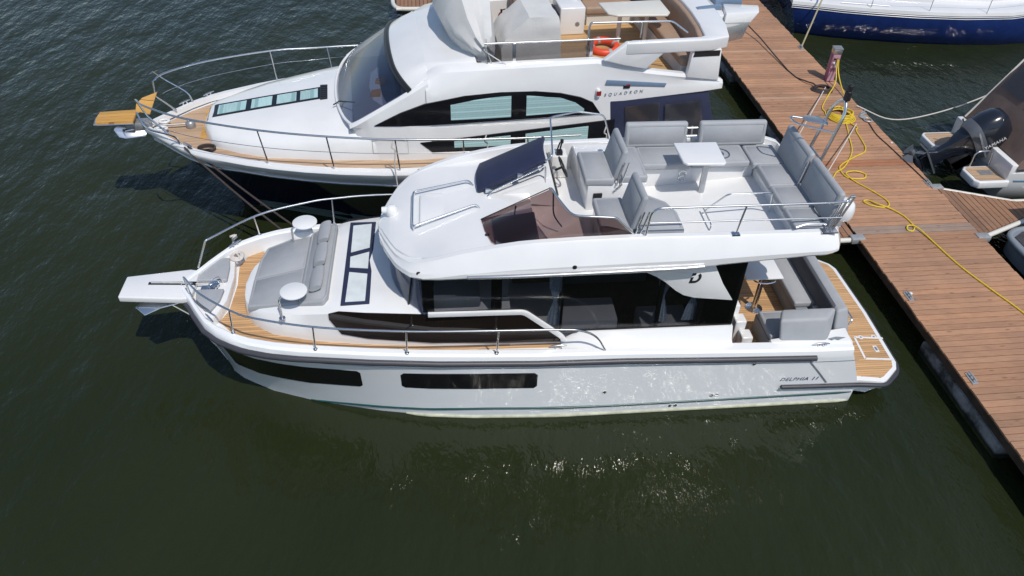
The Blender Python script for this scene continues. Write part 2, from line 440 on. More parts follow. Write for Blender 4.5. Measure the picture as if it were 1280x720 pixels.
def hull_panel(poly, off, mat, name, parent, side=-1, thick=None):
    """poly of (X, z) with straight top and bottom, laid on the hull side, bulging by off"""
    mb = MB()
    n = 10
    (xa, za0, za1), (xb, zb0, zb1) = poly
    rows = []
    for i in range(n + 1):
        t = i / n; X = xa + (xb - xa) * t; z0 = za0 + (zb0 - za0) * t; z1 = za1 + (zb1 - za1) * t
        if i == 0 or i == n: z0, z1 = z0 + .05, z1 - .05
        rows.append((X, z0, z1))
        if i == 0: rows.append((X + .05, z0 - .05, z1 + .05))
        if i == n: rows.insert(-1, (X - .05, z0 - .05, z1 + .05))
    secs = []
    for X, z0, z1 in rows:
        q = [(X, side * (hullY(X, z0 + (z1 - z0) * k / 4) + off), z0 + (z1 - z0) * k / 4) for k in range(5)]
        q += [(X, side * (hullY(X, z0 + (z1 - z0) * k / 4) - .01), z0 + (z1 - z0) * k / 4) for k in (4, 3, 2, 1, 0)]
        secs.append(q)
    mb.loft(secs, True, True)
    return mb.build(name, mat, parent, smooth=40)
for sd in (-1, 1):
    hull_panel(((1.72, .60, 1.33), (3.86, .72, 1.20)), .006, M['black_gloss'], 'hull_window', hull, sd)
    hull_panel(((4.48, .77, 1.17), (6.62, .75, 1.12)), .006, M['black_gloss'], 'hull_window', hull, sd)

def along_hull(x0, x1, zf, off, r, name, mat, side=-1, n=40, flat=1.0):
    pts = []
    for i in range(n + 1):
        X = x0 + (x1 - x0) * i / n; z = zf(X); pts.append((X, side * (hullY(X, z) + off), z))
    mb = MB().tube(pts, [r * (.4 if i in (0, n) else 1) for i in range(n + 1)], 8)
    return mb.build(name, mat, hull, smooth=60)
for sd in (-1, 1):
    pts = [(.92, sd * .0, 1.575)] + [(X, sd * (interp(RUBY, X) + .012), interp(RUBZ, X)) for X in (.96, 1.0, 1.06, 1.15, 1.26, 1.37, 1.48, 1.6, 1.75, 1.92, 2.1, 2.3, 2.5, 2.9, 3.4, 4, 5.1, 6.6, 8, 9.5, 10.4, 11.05, 11.12)]
    MB().tube(pts, .05, 10).build('rubbing_strake', M['rubber'], hull, smooth=60)
    along_hull(2.9, 12.03, lambda X: interp([(2.9, .02), (3.9, .13), (5.7, .24), (8, .21), (12, .24)], X), .004, .02, 'boot_stripe', M['teal'], sd)
    along_hull(4.5, 12.03, lambda X: .015, .0, .03, 'waterline_stain', M['scum'], sd)
    along_hull(3.2, 11.9, lambda X: interp([(3.2, 1.42), (5, 1.3), (8, 1.2), (11.2, 1.08), (11.9, 1.05)], X), -.002, .012, 'moulded_line', M['silver'], sd)
    MB().tube([(11.03, sd * 1.778, 1.12), (11.28, sd * 1.755, .82), (11.5, sd * 1.735, .54)], .014, 6).build('hull_crease', M['grey_band'], hull)
for X, z in ((7.74, .57), (9.57, .35), (9.66, .35), (10.11, 1.11), (8.9, .13), (8.99, .13)):
    y = -hullY(X, z)
    MB().lathe([(.03, -.01), (.03, .008), (.018, .012), (.016, .0)], (X, y, z), 12, 'y').move(Matrix.Identity(4)).build('drain_fitting', M['steel'], hull)
text_obj('model_number', '11', .115, M['emblem'], hull, (11.20, -1.745, .619), (1, 0, -.012), (0, -.06, 1), .004, .28, 1.12)
text_obj('model_name', 'DELPHIA', .115, M['emblem'], hull, (10.66, -1.743, .625), (1, 0, -.012), (0, -.06, 1), .004, .28, 1.12)

# ---- platform
pf = [(11.98, -1.66), (12.52, -1.74), (12.60, -1.70), (12.88, -1.46), (12.95, -1.30), (12.99, 0), (12.95, 1.30), (12.88, 1.46), (12.60, 1.70), (12.52, 1.74), (11.98, 1.66)]
plat = MB().prism(pf, .31, .485).build('swim_platform', M['gelcoat'], YB, bevel=.02)
MB().loft([[(11.99 + (x - 11.99) * .62, y * .96, .17) for x, y in pf], [(x - .03, y * .985, .33) for x, y in pf]]).build('platform_underside', M['hull_white'], plat, smooth=40)
pt = [(12.09, -1.58), (12.50, -1.65), (12.56, -1.63), (12.82, -1.42), (12.87, -1.28), (12.91, 0), (12.87, 1.28), (12.82, 1.42), (12.56, 1.63), (12.50, 1.65), (12.09, 1.58)]
MB().prism(pt, .47, .495).build('teak_deck', M['teak'], plat)
hx = MB()
for a, b in (((12.47, -.66), (12.43, -1.20)), ((12.43, -1.20), (12.93, -1.25)), ((12.47, -.66), (12.97, -.72))):
    d = Vector((b[0] - a[0], b[1] - a[1], 0)); nn = Vector((-d.y, d.x, 0)).normalized() * .018
    A = Vector((*a, .4945)); Bv = Vector((*b, .4945))
    hx.slab([A - nn, Bv - nn, Bv + nn, A + nn], (0, 0, .006))
for x in (12.58, 12.82): hx.disc((x, -.675, .494), .045, .009, 14)
hx.box(12.69, 12.76, -1.05, -.9, .494, .502)
hx.build('hatch_outline', M['gelcoat'], plat)
hf = MB().box(12.705, 12.745, -1.02, -.93, .5, .505).build('hatch_fitting', M['grey_metal'], plat)
for x in (12.58, 12.82): MB().disc((x, -.675, .5), .02, .006, 12).build('hatch_hinge', M['grey_metal'], plat)
strk = [(10.72, -1.765, .50), (11.4, -1.765, .48), (12.1, -1.755, .455), (12.5, -1.775, .43), (12.62, -1.73, .42), (12.90, -1.49, .41), (12.98, -1.31, .41), (13.02, 0, .41), (12.98, 1.31, .41), (12.90, 1.49, .41), (12.62, 1.73, .42), (12.5, 1.775, .43), (11.4, 1.765, .48), (10.72, 1.765, .5)]
MB().tube(fillet(strk, .08, 3), .038, 10).build('rubbing_strake', M['rubber'], plat, smooth=60)
MB().hexa([(10.9, -1.75, .44), (12.02, -1.74, .36), (12.02, -1.6, .3), (10.9, -1.6, .4)], [(10.9, -1.755, .47), (12.02, -1.745, .42), (12.02, -1.6, .45), (10.9, -1.6, .46)]).build('platform_bracket', M['gelcoat'], plat)
MB().prism([(12.0, -1.4), (12.25, -1.35), (12.25, 1.35), (12.0, 1.4)], -.2, .02).build('trim_tab', M['scum'], plat)

# ---- decks
deck = MB()
dp = [(1.05, .2), (1.3, .5), (1.55, .86), (1.9, 1.14), (2.3, 1.33), (2.9, 1.49), (4, 1.57), (5.1, 1.61), (7.02, 1.63)]
deck.prism([(x, -y) for x, y in dp] + [(x, y) for x, y in reversed(dp)], 1.36, 1.415)
dk = deck.build('deck', M['deck_white'], YB)
tk = [(1.70, -.36), (1.60, -.62), (1.9, -.96), (2.3, -1.16), (2.9, -1.33), (4, -1.43), (5.1, -1.48), (6.6, -1.52), (7.0, -1.53), (7.0, -1.43), (5, -1.36), (4, -1.24), (3.2, -1.12), (2.5, -.9), (2.1, -.6), (1.98, -.3), (1.97, .5), (2.02, .75), (2.12, 1.1), (2.0, 1.22), (1.78, 1.10), (1.66, .82), (1.72, .3)]
MB().prism(tk, 1.405, 1.421).build('teak_deck', M['teak'], dk)
# ---- anchor locker with two cushions
lk = [(1.08, -.12), (1.2, -.42), (1.4, -.7), (1.52, -.78), (1.60, -.62), (1.69, -.3), (1.70, .3), (1.63, .78), (1.5, .92), (1.38, .78), (1.2, .46), (1.08, .14)]
lock = MB().prism(lk, 1.37, 1.60).build('anchor_locker', M['gelcoat'], YB, bevel=.02)
for poly, h in (([(1.10, .16), (1.16, .40), (1.34, .72), (1.55, .76), (1.60, .5), (1.62, .14)], .07), ([(1.17, -.08), (1.22, -.33), (1.40, -.58), (1.50, -.62), (1.60, -.35), (1.62, -.08)], .07)):
    MB().prism(poly, 1.6, 1.6 + h).build('locker_cushion', M['upholstery'], lock, bevel=.025, seg=3, smooth=60)
mb = MB(); mb.lathe([(.06, 1.58), (.06, 1.66), (.09, 1.67), (.09, 1.69), (.05, 1.71)], (1.44, .03, 0), 14)
mb.tube(fillet([(1.36, -.05, 1.6), (1.40, .02, 1.76), (1.52, .12, 1.76), (1.56, .14, 1.6)], .05), .014, 6)
mb.box(1.22, 1.5, -.05, .07, 1.575, 1.615)
mb.build('windlass', M['steel'], lock, smooth=50)
# ---- bowsprit
sp = MB(); sp.prism([(0, -.26), (.0, .26), (1.0, .40), (1.15, .36), (1.15, -.34), (1.0, -.36)], 1.60, 1.715)
spr = sp.build('bowsprit', M['gelcoat'], YB, bevel=.025, seg=3)
MB().hexa([(.40, .02, 1.7), (1.16, -.03, 1.7), (1.16, .06, 1.7), (.40, .09, 1.7)], [(.40, .02, 1.718), (1.16, -.03, 1.718), (1.16, .06, 1.718), (.40, .09, 1.718)]).build('anchor_slot', M['black'], spr)
MB().tube([(.45, .05, 1.735), (.9, .02, 1.735), (1.4, .03, 1.66)], .016, 6).build('chain', M['galv'], spr)
mb = MB(); mb.slab([(.22, -.26, 1.46), (.36, -.36, 1.38), (.60, -.30, 1.46), (.5, -.14, 1.52)], (0, .012, .02))
mb.slab([(.22, -.26, 1.46), (.60, -.31, 1.47), (.98, -.2, 1.50), (.9, -.06, 1.56), (.3, -.10, 1.55)], (0, .012, .02))
mb.tube([(.5, -.2, 1.47), (1.0, -.05, 1.52)], .025, 8)
mb.build('anchor', M['steel'], spr, bevel=.006)
for y in (-.2, .2): MB().tube([(.62, y, 1.6), (.98, y * .8, 1.2)], .016, 6).build('stay', M['steel'], spr)

# ---- coachroof (trunk)
def build_trunk():
    wb = [(1.96, .02), (1.965, .25), (1.99, .42), (2.05, .58), (2.2, .76), (2.5, .97), (3.2, 1.17), (4, 1.29), (5, 1.39), (7, 1.45)]
    wt = [(1.96, .015), (1.98, .3), (2.02, .48), (2.1, .62), (2.25, .76), (2.7, .97), (3.5, 1.2), (4.2, 1.3), (5, 1.36), (7, 1.42)]
    zt = [(1.96, 1.68), (2.2, 1.72), (2.7, 1.86), (3.4, 2.03), (3.6, 2.06), (4.8, 2.11), (7, 2.11)]
    secs = []
    for X in (1.96, 1.97, 1.99, 2.03, 2.09, 2.18, 2.3, 2.5, 2.8, 3.1, 3.4, 3.6, 4.0, 4.5, 5.2, 6.2):
        b, t, z = interp(wb, X), min(interp(wt, X), interp(wb, X) - .01), interp(zt, X)
        half = [(-0.0, z + .01), (-t * .6, z + .005), (-t + min(.06, t * .3), z), (-t, z - .05), (-b, 1.46), (-b - .005, 1.40)]
        secs.append([(X, y, zz) for y, zz in half] + [(X, -y, zz) for y, zz in reversed(half[1:])])
    mb = MB(); mb.loft(secs, True, True)
    return mb.build('coachroof', M['gelcoat'], YB, smooth=40)
trunk = build_trunk()
for sd in (-1, 1):
    MB().slab([(6.2, sd * 1.40, 1.38), (7.02, sd * 1.40, 1.38), (7.02, sd * 1.40, 1.52), (6.2, sd * 1.40, 2.1)], (0, sd * .04, 0)).build('cabin_side', M['gelcoat'], YB)
    lw = [(3.44, 2.0), (3.46, 2.06), (6.37, 2.08), (6.99, 1.53), (6.99, 1.47), (5.0, 1.50), (3.66, 1.58), (3.56, 1.66)]
    # follows the flare of the coachroof side
    def side_y(X, z): return sd * (interp([(3.2, 1.185), (4, 1.305), (5, 1.405), (6.2, 1.452), (7, 1.455)], X) + .008 - (.03 if X < 6.1 else 0) * (z - 1.46) / .6)
    vs = []; xs = [3.44, 3.6, 4.0, 4.5, 5, 5.6, 6.1, 6.37, 6.6, 6.8, 6.99]
    top = [(3.44, 2.0), (3.6, 2.06), (6.37, 2.07), (6.99, 1.54)]; bot = [(3.44, 1.9), (3.6, 1.62), (4, 1.56), (5, 1.51), (6.99, 1.475)]
    secs = []
    for X in xs:
        z1, z0 = interp(top, X), interp(bot, X)
        secs.append([(X, side_y(X, z0), z0), (X, side_y(X, z1), z1), (X, side_y(X, z1) - sd * .02, z1), (X, side_y(X, z0) - sd * .02, z0)])
    MB().loft(secs).build('cabin_window', M['window_black'], YB, smooth=30)
    # white band over the low window that sweeps down to the side deck
    band = [(4.95, 2.14), (6.40, 2.12), (7.02, 1.57), (7.06, 1.45)]
    secs = []
    P = [Vector((x, 0, z)) for x, z in band]; P = fillet(P, .08, 4)
    for i, p in enumerate(P):
        a = P[max(0, i - 1)]; b = P[min(len(P) - 1, i + 1)]; t = (b - a).normalized(); nn = Vector((-t.z, 0, t.x)) * .042
        y0, y1 = sd * 1.43, sd * 1.475
        secs.append([(p.x - nn.x, y0, p.z - nn.z), (p.x - nn.x, y1, p.z - nn.z), (p.x + nn.x, y1, p.z + nn.z), (p.x + nn.x, y0, p.z + nn.z)])
    MB().loft(secs).build('window_band', M['gelcoat'], YB, bevel=.01)
# foredeck skylight
zh = 2.075
fr = MB()
def strip(mb, a, b, wd, z0, z1):
    d = Vector((b[0] - a[0], b[1] - a[1], 0)); nn = Vector((-d.y, d.x, 0)).normalized() * wd * .5
    A = Vector((*a, z0)); Bv = Vector((*b, z0)); mb.slab([A - nn, Bv - nn, Bv + nn, A + nn], (0, 0, z1 - z0))
fr.prism([(3.62, -1.09), (4.06, -1.09), (4.06, 1.09), (3.62, 1.09)], zh - .02, zh + .012)
sky_fr = fr.build('skylight', M['navy_canvas'], YB, bevel=.008)
for q in ([(3.68, .98), (3.99, 1.02), (3.99, .34), (3.69, .22)], [(3.69, .10), (3.99, .22), (3.99, -.22), (3.70, -.18)], [(3.70, -.30), (3.99, -.36), (3.99, -1.02), (3.69, -1.03)]):
    MB().slab([(x, y, zh + .010) for x, y in q], (0, 0, .008)).build('pane', M['hatch_pane'], sky_fr)

# ---- sun pad
def puff(poly, z0, z1s, name, mat, parent, bv=.03, lab=None):
    n = len(poly)
    mb = MB().add([(x, y, z0 if not isinstance(z0, (list, tuple)) else z0[i]) for i, (x, y) in enumerate(poly)] + [(x, y, z1s[i] if isinstance(z1s, (list, tuple)) else z1s) for i, (x, y) in enumerate(poly)],
                  [tuple(range(n))[::-1], tuple(range(n, 2 * n))] + [(i, (i + 1) % n, (i + 1) % n + n, i + n) for i in range(n)])
    return mb.build(name, mat, parent, bevel=bv, seg=3, smooth=65, label=lab, groove=True)
pad = [(2.11, -.68, 1.77), (2.95, -.84, 1.97), (3.0, .0, 1.98), (3.0, .9, 1.98), (2.6, .93, 1.88), (2.2, .82, 1.79), (2.12, .5, 1.77), (2.10, 0, 1.77)]
for a, b in ((-1, 0), (0, 1)):
    pl = [(2.11, -.68), (2.95, -.86), (2.95, .0), (2.10, .0)] if a == -1 else [(2.10, .008), (2.95, .008), (2.95, .9), (2.6, .93), (2.2, .82), (2.12, .5)]
    zz = lambda x: interp([(2.1, 1.77), (2.95, 1.975)], x)
    puff(pl, [zz(x) - .12 for x, y in pl], [zz(x) for x, y in pl], 'sun_pad', M['upholstery'], trunk, .025)
br = [(2.95, -.9), (3.36, -1.02), (3.42, -.9), (3.42, .95), (3.38, 1.06), (2.95, .94)]
backr = puff(br, [1.86] * 6, [1.985, 2.12, 2.16, 2.16, 2.12, 1.985], 'sun_pad_backrest', M['upholstery'], YB, .03)
for y in (.72, .10, -.52):
    secs = []
    for k in range(7):
        t = k / 6; yy = y + (t - .5) * .5; s = .85 + .15 * math.sin(math.pi * t)
        secs.append([(3.22 + .115 * s * math.cos(a), yy, 2.165 + .06 * s * math.sin(a) + .12 * s * math.cos(a) * .35) for a in [i * math.pi / 8 for i in range(16)]])
    MB().loft(secs).build('head_pillow', M['upholstery'], backr, bevel=.0, smooth=50)
for y, x in ((.92, 2.88), (-.90, 2.92)):
    tb = MB().lathe([(.19, 2.215), (.205, 2.225), (.205, 2.24), (.19, 2.25)], (x, y, 0), 32).build('side_table', M['gelcoat'], YB, smooth=40)
    MB().tube(fillet([(x - .22, y - .12, 1.8), (x - .22, y - .10, 2.19), (x - .04, y - .02, 2.21)], .07), .018, 8).lathe([(.05, 1.79), (.05, 1.81)], (x - .22, y - .12, 0), 12).build('table_arm', M['steel'], tb, smooth=50)
MB().hexa([(2.62, .86, 1.86), (3.0, .86, 1.9), (3.0, 1.08, 1.84), (2.62, 1.08, 1.8)], [(2.66, .9, 2.03), (2.98, .9, 2.05), (2.96, 1.04, 2.05), (2.68, 1.04, 2.03)]).build('table_base', M['gelcoat'], trunk, bevel=.03)

# ---- bow rails and deck fittings
rn = [(1.12, -.24, 1.74), (1.14, -.34, 2.14), (1.48, -.78, 2.16), (2.02, -1.2, 2.15), (2.42, -1.4, 2.15), (3.37, -1.64, 2.14), (4.78, -1.78, 2.11), (6.85, -1.80, 2.05), (7.25, -1.79, 1.99), (7.5, -1.75, 1.8), (7.66, -1.72, 1.5)]
rf = [(1.12, .40, 1.74), (1.32, .50, 2.22), (2.05, 1.16, 2.24), (2.82, 1.52, 2.23), (3.3, 1.65, 2.22), (4.33, 1.76, 2.2), (6.85, 1.80, 2.1), (7.4, 1.77, 1.95), (7.66, 1.74, 1.5)]
for P, posts in ((rn, [(1.98, -1.22, 1.72), (3.25, -1.62, 1.69), (4.61, -1.70, 1.60), (5.97, -1.73, 1.55)]), (rf, [(1.98, 1.32, 1.72), (3.25, 1.62, 1.69), (4.61, 1.70, 1.60), (5.97, 1.73, 1.55)])):
    q = [P[0]] + spline(P[1:], 5)
    rail = MB().tube(fillet(q, .03), .017, 8).build('bow_rail', M['steel'], YB, smooth=60)
    for x, y, z in posts:
        ty = interp([(p.x, p.y) for p in q[1:]], x + .02); tz = interp([(p.x, p.z) for p in q[1:]], x + .02)
        MB().tube([(x, y, z - .02), (x + .02, ty, tz)], .014, 8).lathe([(.034, z - .005), (.034, z + .008), (.02, z + .014)], (x, y, 0), 12).build('stanchion', M['steel'], rail, smooth=50)
def cleat(mb, x, y, z, ang=0, s=1.0):
    k = len(mb.v)
    mb.tube([(-.13 * s, 0, .05 * s), (-.06 * s, 0, .06 * s), (.06 * s, 0, .06 * s), (.13 * s, 0, .05 * s)], [.01 * s, .016 * s, .016 * s, .01 * s], 8)
    mb.tube([(-.045 * s, 0, 0), (-.04 * s, 0, .055 * s)], .015 * s, 8); mb.tube([(.045 * s, 0, 0), (.04 * s, 0, .055 * s)], .015 * s, 8)
    return mb.move(Matrix.Translation((x, y, z)) @ Matrix.Rotation(ang, 4, 'Z'), k)
for x, y, z, a in ((1.58, -.93, 1.73, -.9), (1.62, 1.0, 1.73, .9), (6.95, -1.56, 1.425, 0), (11.2, -1.68, 1.335, 0), (11.2, 1.68, 1.335, 0)):
    cleat(MB(), x, y, z, a).build('cleat', M['steel'], YB, smooth=60)

for x in (4.86, 6.55): pass
# ---- cockpit coaming next to the saloon and aft
for sd in (-1, 1):
    secs = []
    for X in (7.0, 7.3, 8.2, 9.2, 9.74):
        zi = interp([(7, 1.66), (9.74, 1.66)], X); g = interp(RUBZ, X) + .15
        t = min(1, (X - 7.0) / .3)
        z1 = 1.45 + (zi - 1.45) * t
        secs.append([(X, sd * 1.40, .9), (X, sd * 1.40, z1), (X, sd * 1.47, z1), (X, sd * 1.55, min(z1, g + .06)), (X, sd * 1.66, g - .012), (X, sd * 1.66, .9)])
    MB().loft(secs).build('side_coaming', M['gelcoat'], YB, smooth=40)
# saloon interior
MB().box(6.9, 9.9, -1.38, 1.38, .84, .9).build('saloon_floor', M['interior'], YB)
inn = MB(); inn.box(6.3, 8.9, .6, 1.36, .9, 1.75); inn.box(6.3, 8.9, 1.15, 1.36, 1.75, 2.25); inn.build('saloon_settee', M['interior_grey'], YB, bevel=.05)
inn = MB(); inn.box(7.0, 7.9, -1.35, -.8, .9, 1.8); inn.box(8.3, 9.1, -1.36, -.85, .9, 1.62); inn.build('galley_unit', M['interior_grey'], YB, bevel=.03)
inn = MB(); inn.box(4.9, 5.75, -1.3, -.2, 2.1, 2.32); inn.box(6.05, 6.2, -1.1, -.5, 2.1, 2.6); inn.build('helm_dash', M['slate_tube'], YB, bevel=.04)
MB().box(6.35, 7.05, -.1, .5, 1.55, 1.62).build('saloon_table', M['interior'], YB, bevel=.02)

# ---- saloon glazing
def salon_sides():
    for sd in (-1, 1):
        g = [(4.84, 2.80), (4.87, 2.30), (4.97, 2.16), (6.38, 2.16), (6.99, 1.62), (9.72, 1.665), (9.72, 2.95), (5.5, 2.86)]
        MB().slab([(x, sd * 1.425, z) for x, z in g], (0, sd * .012, 0)).build('saloon_window', M['salon_glass'], YB)
        mb = MB()
        for x0, x1, z0, z1 in ((4.88, 5.05, 2.16, 2.79), (5.90, 6.06, 2.16, 2.9), (8.46, 8.53, 1.66, 2.9), (6.96, 7.0, 1.66, 2.9), (9.1, 9.2, 1.66, 2.2), (9.66, 9.72, 1.66, 2.6)):
            mb.box(x0, x1, sd * 1.385, sd * 1.42, z0, z1) if sd > 0 else mb.box(x0, x1, -1.42, -1.385, z0, z1)
        y0, y1 = sorted((sd * 1.437, sd * 1.441))
        mb.box(7.0, 9.72, y0, y1, 1.668, 1.70); mb.box(4.97, 6.4, y0, y1, 2.165, 2.185)
        mb.build('window_mullion', M['black_gloss'], YB)
        MB().slab([(x, sd * 1.44, z) for x, z in [(7.8, 2.98), (8.15, 2.84), (8.35, 2.73), (8.50, 2.62), (8.68, 2.45), (8.82, 2.35), (9.0, 2.29), (9.62, 2.21), (9.40, 2.55), (9.18, 2.98)]], (0, sd * .035, 0)).build('aft_pillar', M['gelcoat'], YB, bevel=.01)
        for xc in (6.88, 8.55, 9.04):
            secs = []
            for z, wdt in ((2.85, .12), (2.5, .10), (2.30, .035), (2.22, .03), (2.0, .09), (1.72, .13)):
                ring = []
                for k in range(9): ring.append((xc + wdt * (k / 4 - 1), sd * (1.355 - .018 * (k % 2)), z))
                secs.append(ring)
            MB().loft(secs, closed=False).build('curtain', M['curtain'], YB, recalc=False)
salon_sides()
MB().box(4.97, 9.72, .0, .04, 2.87, 2.9).build('saloon_ceiling', M['interior'], YB)
mb = MB(); mb.box(9.70, 9.74, -1.4, 1.4, .9, 2.95); mb.build('saloon_door', M['dark_glass'], YB)
arc = [(4.96, -1.425), (4.88, -1.37), (4.66, -1.15), (4.50, -.86), (4.38, -.5), (4.33, 0), (4.38, .5), (4.50, .86), (4.66, 1.15), (4.88, 1.37), (4.96, 1.425)]
A = spline([(x, y, 0) for x, y in arc], 3)
ws = MB().loft([[(p.x, p.y, 2.07), (p.x + .10, p.y * .95, 2.76), (p.x + .115, p.y * .95, 2.76), (p.x + .015, p.y, 2.07)] for p in A]).build('windscreen', M['sky_tint_glass'], YB, smooth=50)
for i in (6, 15, 24): MB().tube([(A[i].x - .01, A[i].y * 1.005, 2.07), (A[i].x + .09, A[i].y * .955, 2.76)], .016, 6).build('windscreen_pillar', M['black'], ws)
text = None
# builder's letter on the pillar
lg = MB()
def logo(mb, o, s, y, sk=.18):
    def P(u, v): return (o[0] + (u + sk * v) * s, y, o[1] + v * s)
    outer = [P(.42 + .42 * math.sin(a), .5 + .5 * math.cos(a)) for a in [math.pi * k / 14 for k in range(2, 15)]]
    inner = [P(.42 + .20 * math.sin(a), .5 + .27 * math.cos(a)) for a in [math.pi * k / 14 for k in range(2, 15)]]
    for i in range(len(outer) - 1): mb.slab([outer[i], outer[i + 1], inner[i + 1], inner[i]], (0, -.004, 0))
    mb.slab([P(0, 0), P(.42, 0), P(.42, .23), P(0, .23)], (0, -.004, 0)); mb.slab([P(0, .23), P(.2, .23), P(.2, .62), P(0, .55)], (0, -.004, 0))
    mb.slab([P(0, .72), P(.3, .80), P(.3, 1.0), P(.0, 1.0)], (0, -.004, 0))
logo(lg, (8.86, 2.59), .19, -1.476)
lg.build('builder_logo', M['black'], YB)

# ================= flybridge moulding
FW = [(4.2, .02), (4.215, .2), (4.24, .36), (4.31, .6), (4.4, .85), (4.53, 1.15), (4.75, 1.42), (4.9, 1.48), (5.1, 1.52), (5.6, 1.57), (6.9, 1.60), (8.9, 1.62), (10.4, 1.62), (10.85, 1.6), (11.0, 1.53), (11.09, 1.38), (11.12, 1.2)]
FL = [(4.2, 2.70), (4.75, 2.785), (5.56, 2.86), (6.9, 2.89), (8.9, 2.97), (10.4, 3.10), (11.12, 3.11)]
FT = [(4.2, 2.76), (4.35, 2.84), (4.75, 2.96), (5.56, 3.22), (6.2, 3.34), (6.86, 3.40), (8, 3.43), (10.3, 3.43), (10.8, 3.42), (11.0, 3.38), (11.12, 3.3)]
FC = [(4.2, 2.77), (4.4, 2.91), (4.75, 3.0), (5.6, 3.13), (6.0, 3.18), (6.4, 3.2), (6.6, 3.2), (6.62, 2.95), (10.93, 2.95), (10.95, 3.38), (11.0, 3.38), (11.12, 3.3)]
def build_fly():
    secs = []
    for X in (4.2, 4.215, 4.24, 4.27, 4.31, 4.36, 4.42, 4.5, 4.6, 4.72, 4.9, 5.15, 5.5, 5.9, 6.3, 6.6, 6.62, 7.2, 8, 9, 10, 10.5, 10.8, 10.92, 10.94, 11.0, 11.05, 11.09, 11.12):
        wv, zl, zt, zc = interp(FW, X), interp(FL, X), interp(FT, X), interp(FC, X)
        inset = min(.14, wv * .3) if X < 5.5 else .15
        rim = .13
        wt = wv - inset
        wi = max(wt - rim, wv * .3)
        zm = zl + (zt - zl) * .42
        half = [(-wi * .5, zc), (-(wi - .02), zc if X > 6.6 else min(zc, zt + .03)), (-wi, zt + (.0 if X > 6.6 else .0)), (-wi - .02, zt + .012), (-wt + .03, zt + .01), (-wt, zt - .02),
                (-wv + .03, zm + .03), (-wv, zm - .03), (-wv, zl + .05), (-wv + .03, zl + .01), (-wv + min(.08, wv * .4), zl), (-wv * .3, zl)]
        secs.append([(X, y, z) for y, z in half] + [(X, -y, z) for y, z in reversed(half)])
    mb = MB(); mb.loft(secs, True, True)
    return mb.build('flybridge', M['gelcoat'], YB, smooth=22)
fly = build_fly()
for sd in (-1, 1):
    pts = [(5.55, sd * 1.575, 2.93), (6.2, sd * 1.62, 2.955), (7.4, sd * 1.64, 2.985), (8.5, sd * 1.645, 3.01), (8.97, sd * 1.64, 3.03)]
    MB().tube(spline(pts, 4), .03, 8).build('silver_trim', M['silver'], fly, smooth=60)
    for x in (4.85, 7.08): MB().lathe([(.03, -.012), (.035, .0), (.02, .02)], (x, sd * 1.60 if x > 5 else sd * 1.41, 3.07 if x > 5 else 2.9), 12, 'y').build('side_light', M['black'], fly)
# roof hand rails
hr = [(5.73, .5, 3.14), (5.66, .58, 3.2), (4.78, .46, 3.09), (4.76, .40, 3.08), (4.76, -.44, 3.08), (4.78, -.50, 3.09), (5.74, -.12, 3.2), (5.80, -.16, 3.14)]
hrail = MB().tube(fillet(hr, .06), .016, 8)
for p in ((4.78, .46, 3.0), (4.78, -.5, 3.0)): hrail.tube([p, (p[0], p[1], 3.09)], .014, 8)
hrail.build('roof_hand_rail', M['steel'], fly, smooth=60)
MB().prism([(4.86, -.42), (5.7, -.16), (5.75, .5), (4.86, .42)], 2.96, 3.075).build('roof_moulding', M['gelcoat'], fly, bevel=.04, seg=3)
MB().lathe([(.09, 2.9), (.10, 2.95), (.085, 3.02), (.05, 3.05), (.01, 3.06)], (4.42, .12, 0), 20).lathe([(.05, -.09), (.06, 0), (.03, .02)], (4.36, .12, 2.98), 14, 'x').build('search_light', M['gelcoat'], fly, smooth=50)
MB().lathe([(.035, 3.1), (.035, 3.17), (.01, 3.19)], (5.87, -.88, 0), 12).build('horn', M['black'], fly)
# consoles under the two screens
MB().hexa([(5.85, .12, 3.1), (7.1, .12, 2.94), (7.1, 1.28, 2.94), (5.85, 1.1, 3.1)], [(6.2, .22, 3.22), (6.95, .20, 3.48), (6.95, 1.22, 3.48), (6.2, 1.02, 3.22)]).build('helm_console', M['gelcoat'], fly, bevel=.03)
MB().hexa([(5.95, -1.24, 3.1), (6.66, -1.30, 2.94), (6.66, -.50, 2.94), (5.9, -.5, 3.1)], [(6.0, -1.2, 3.2), (6.58, -1.26, 3.3), (6.58, -.52, 3.3), (5.95, -.52, 3.2)]).build('chart_console', M['gelcoat'], fly, bevel=.03)
MB().hexa([(5.98, -1.22, 3.195), (6.60, -1.27, 3.295), (6.60, -.54, 3.295), (5.95, -.54, 3.195)], [(5.98, -1.22, 3.225), (6.60, -1.27, 3.325), (6.60, -.54, 3.325), (5.95, -.54, 3.225)]).build('dash_panel', M['upholstery_dark'], fly, bevel=.01)
MB().hexa([(6.96, .28, 3.05), (7.105, .28, 3.05), (7.105, .98, 3.05), (6.96, .98, 3.05)], [(6.93, .28, 3.45), (6.975, .28, 3.45), (6.975, .98, 3.45), (6.93, .98, 3.45)]).build('instrument_panel', M['black'], fly, bevel=.01)
whl = MB()
k0 = len(whl.v); whl.lathe([(.0, 0), (.02, 0)], n=8)
whl = MB().tube([(0, .17 * math.cos(a), .17 * math.sin(a)) for a in [i * math.pi / 10 for i in range(20)]], .016, 8, True)
for a in (0, 2.1, 4.2): whl.tube([(0, 0, 0), (0, .165 * math.cos(a), .165 * math.sin(a))], .012, 6)
whl.tube([(0, 0, 0), (-.14, 0, 0)], .02, 8)
whl.move(Matrix.Translation((7.2, .66, 3.36)) @ Matrix.Rotation(R(-25), 4, 'Y')).build('steering_wheel', M['black'], fly, smooth=60)
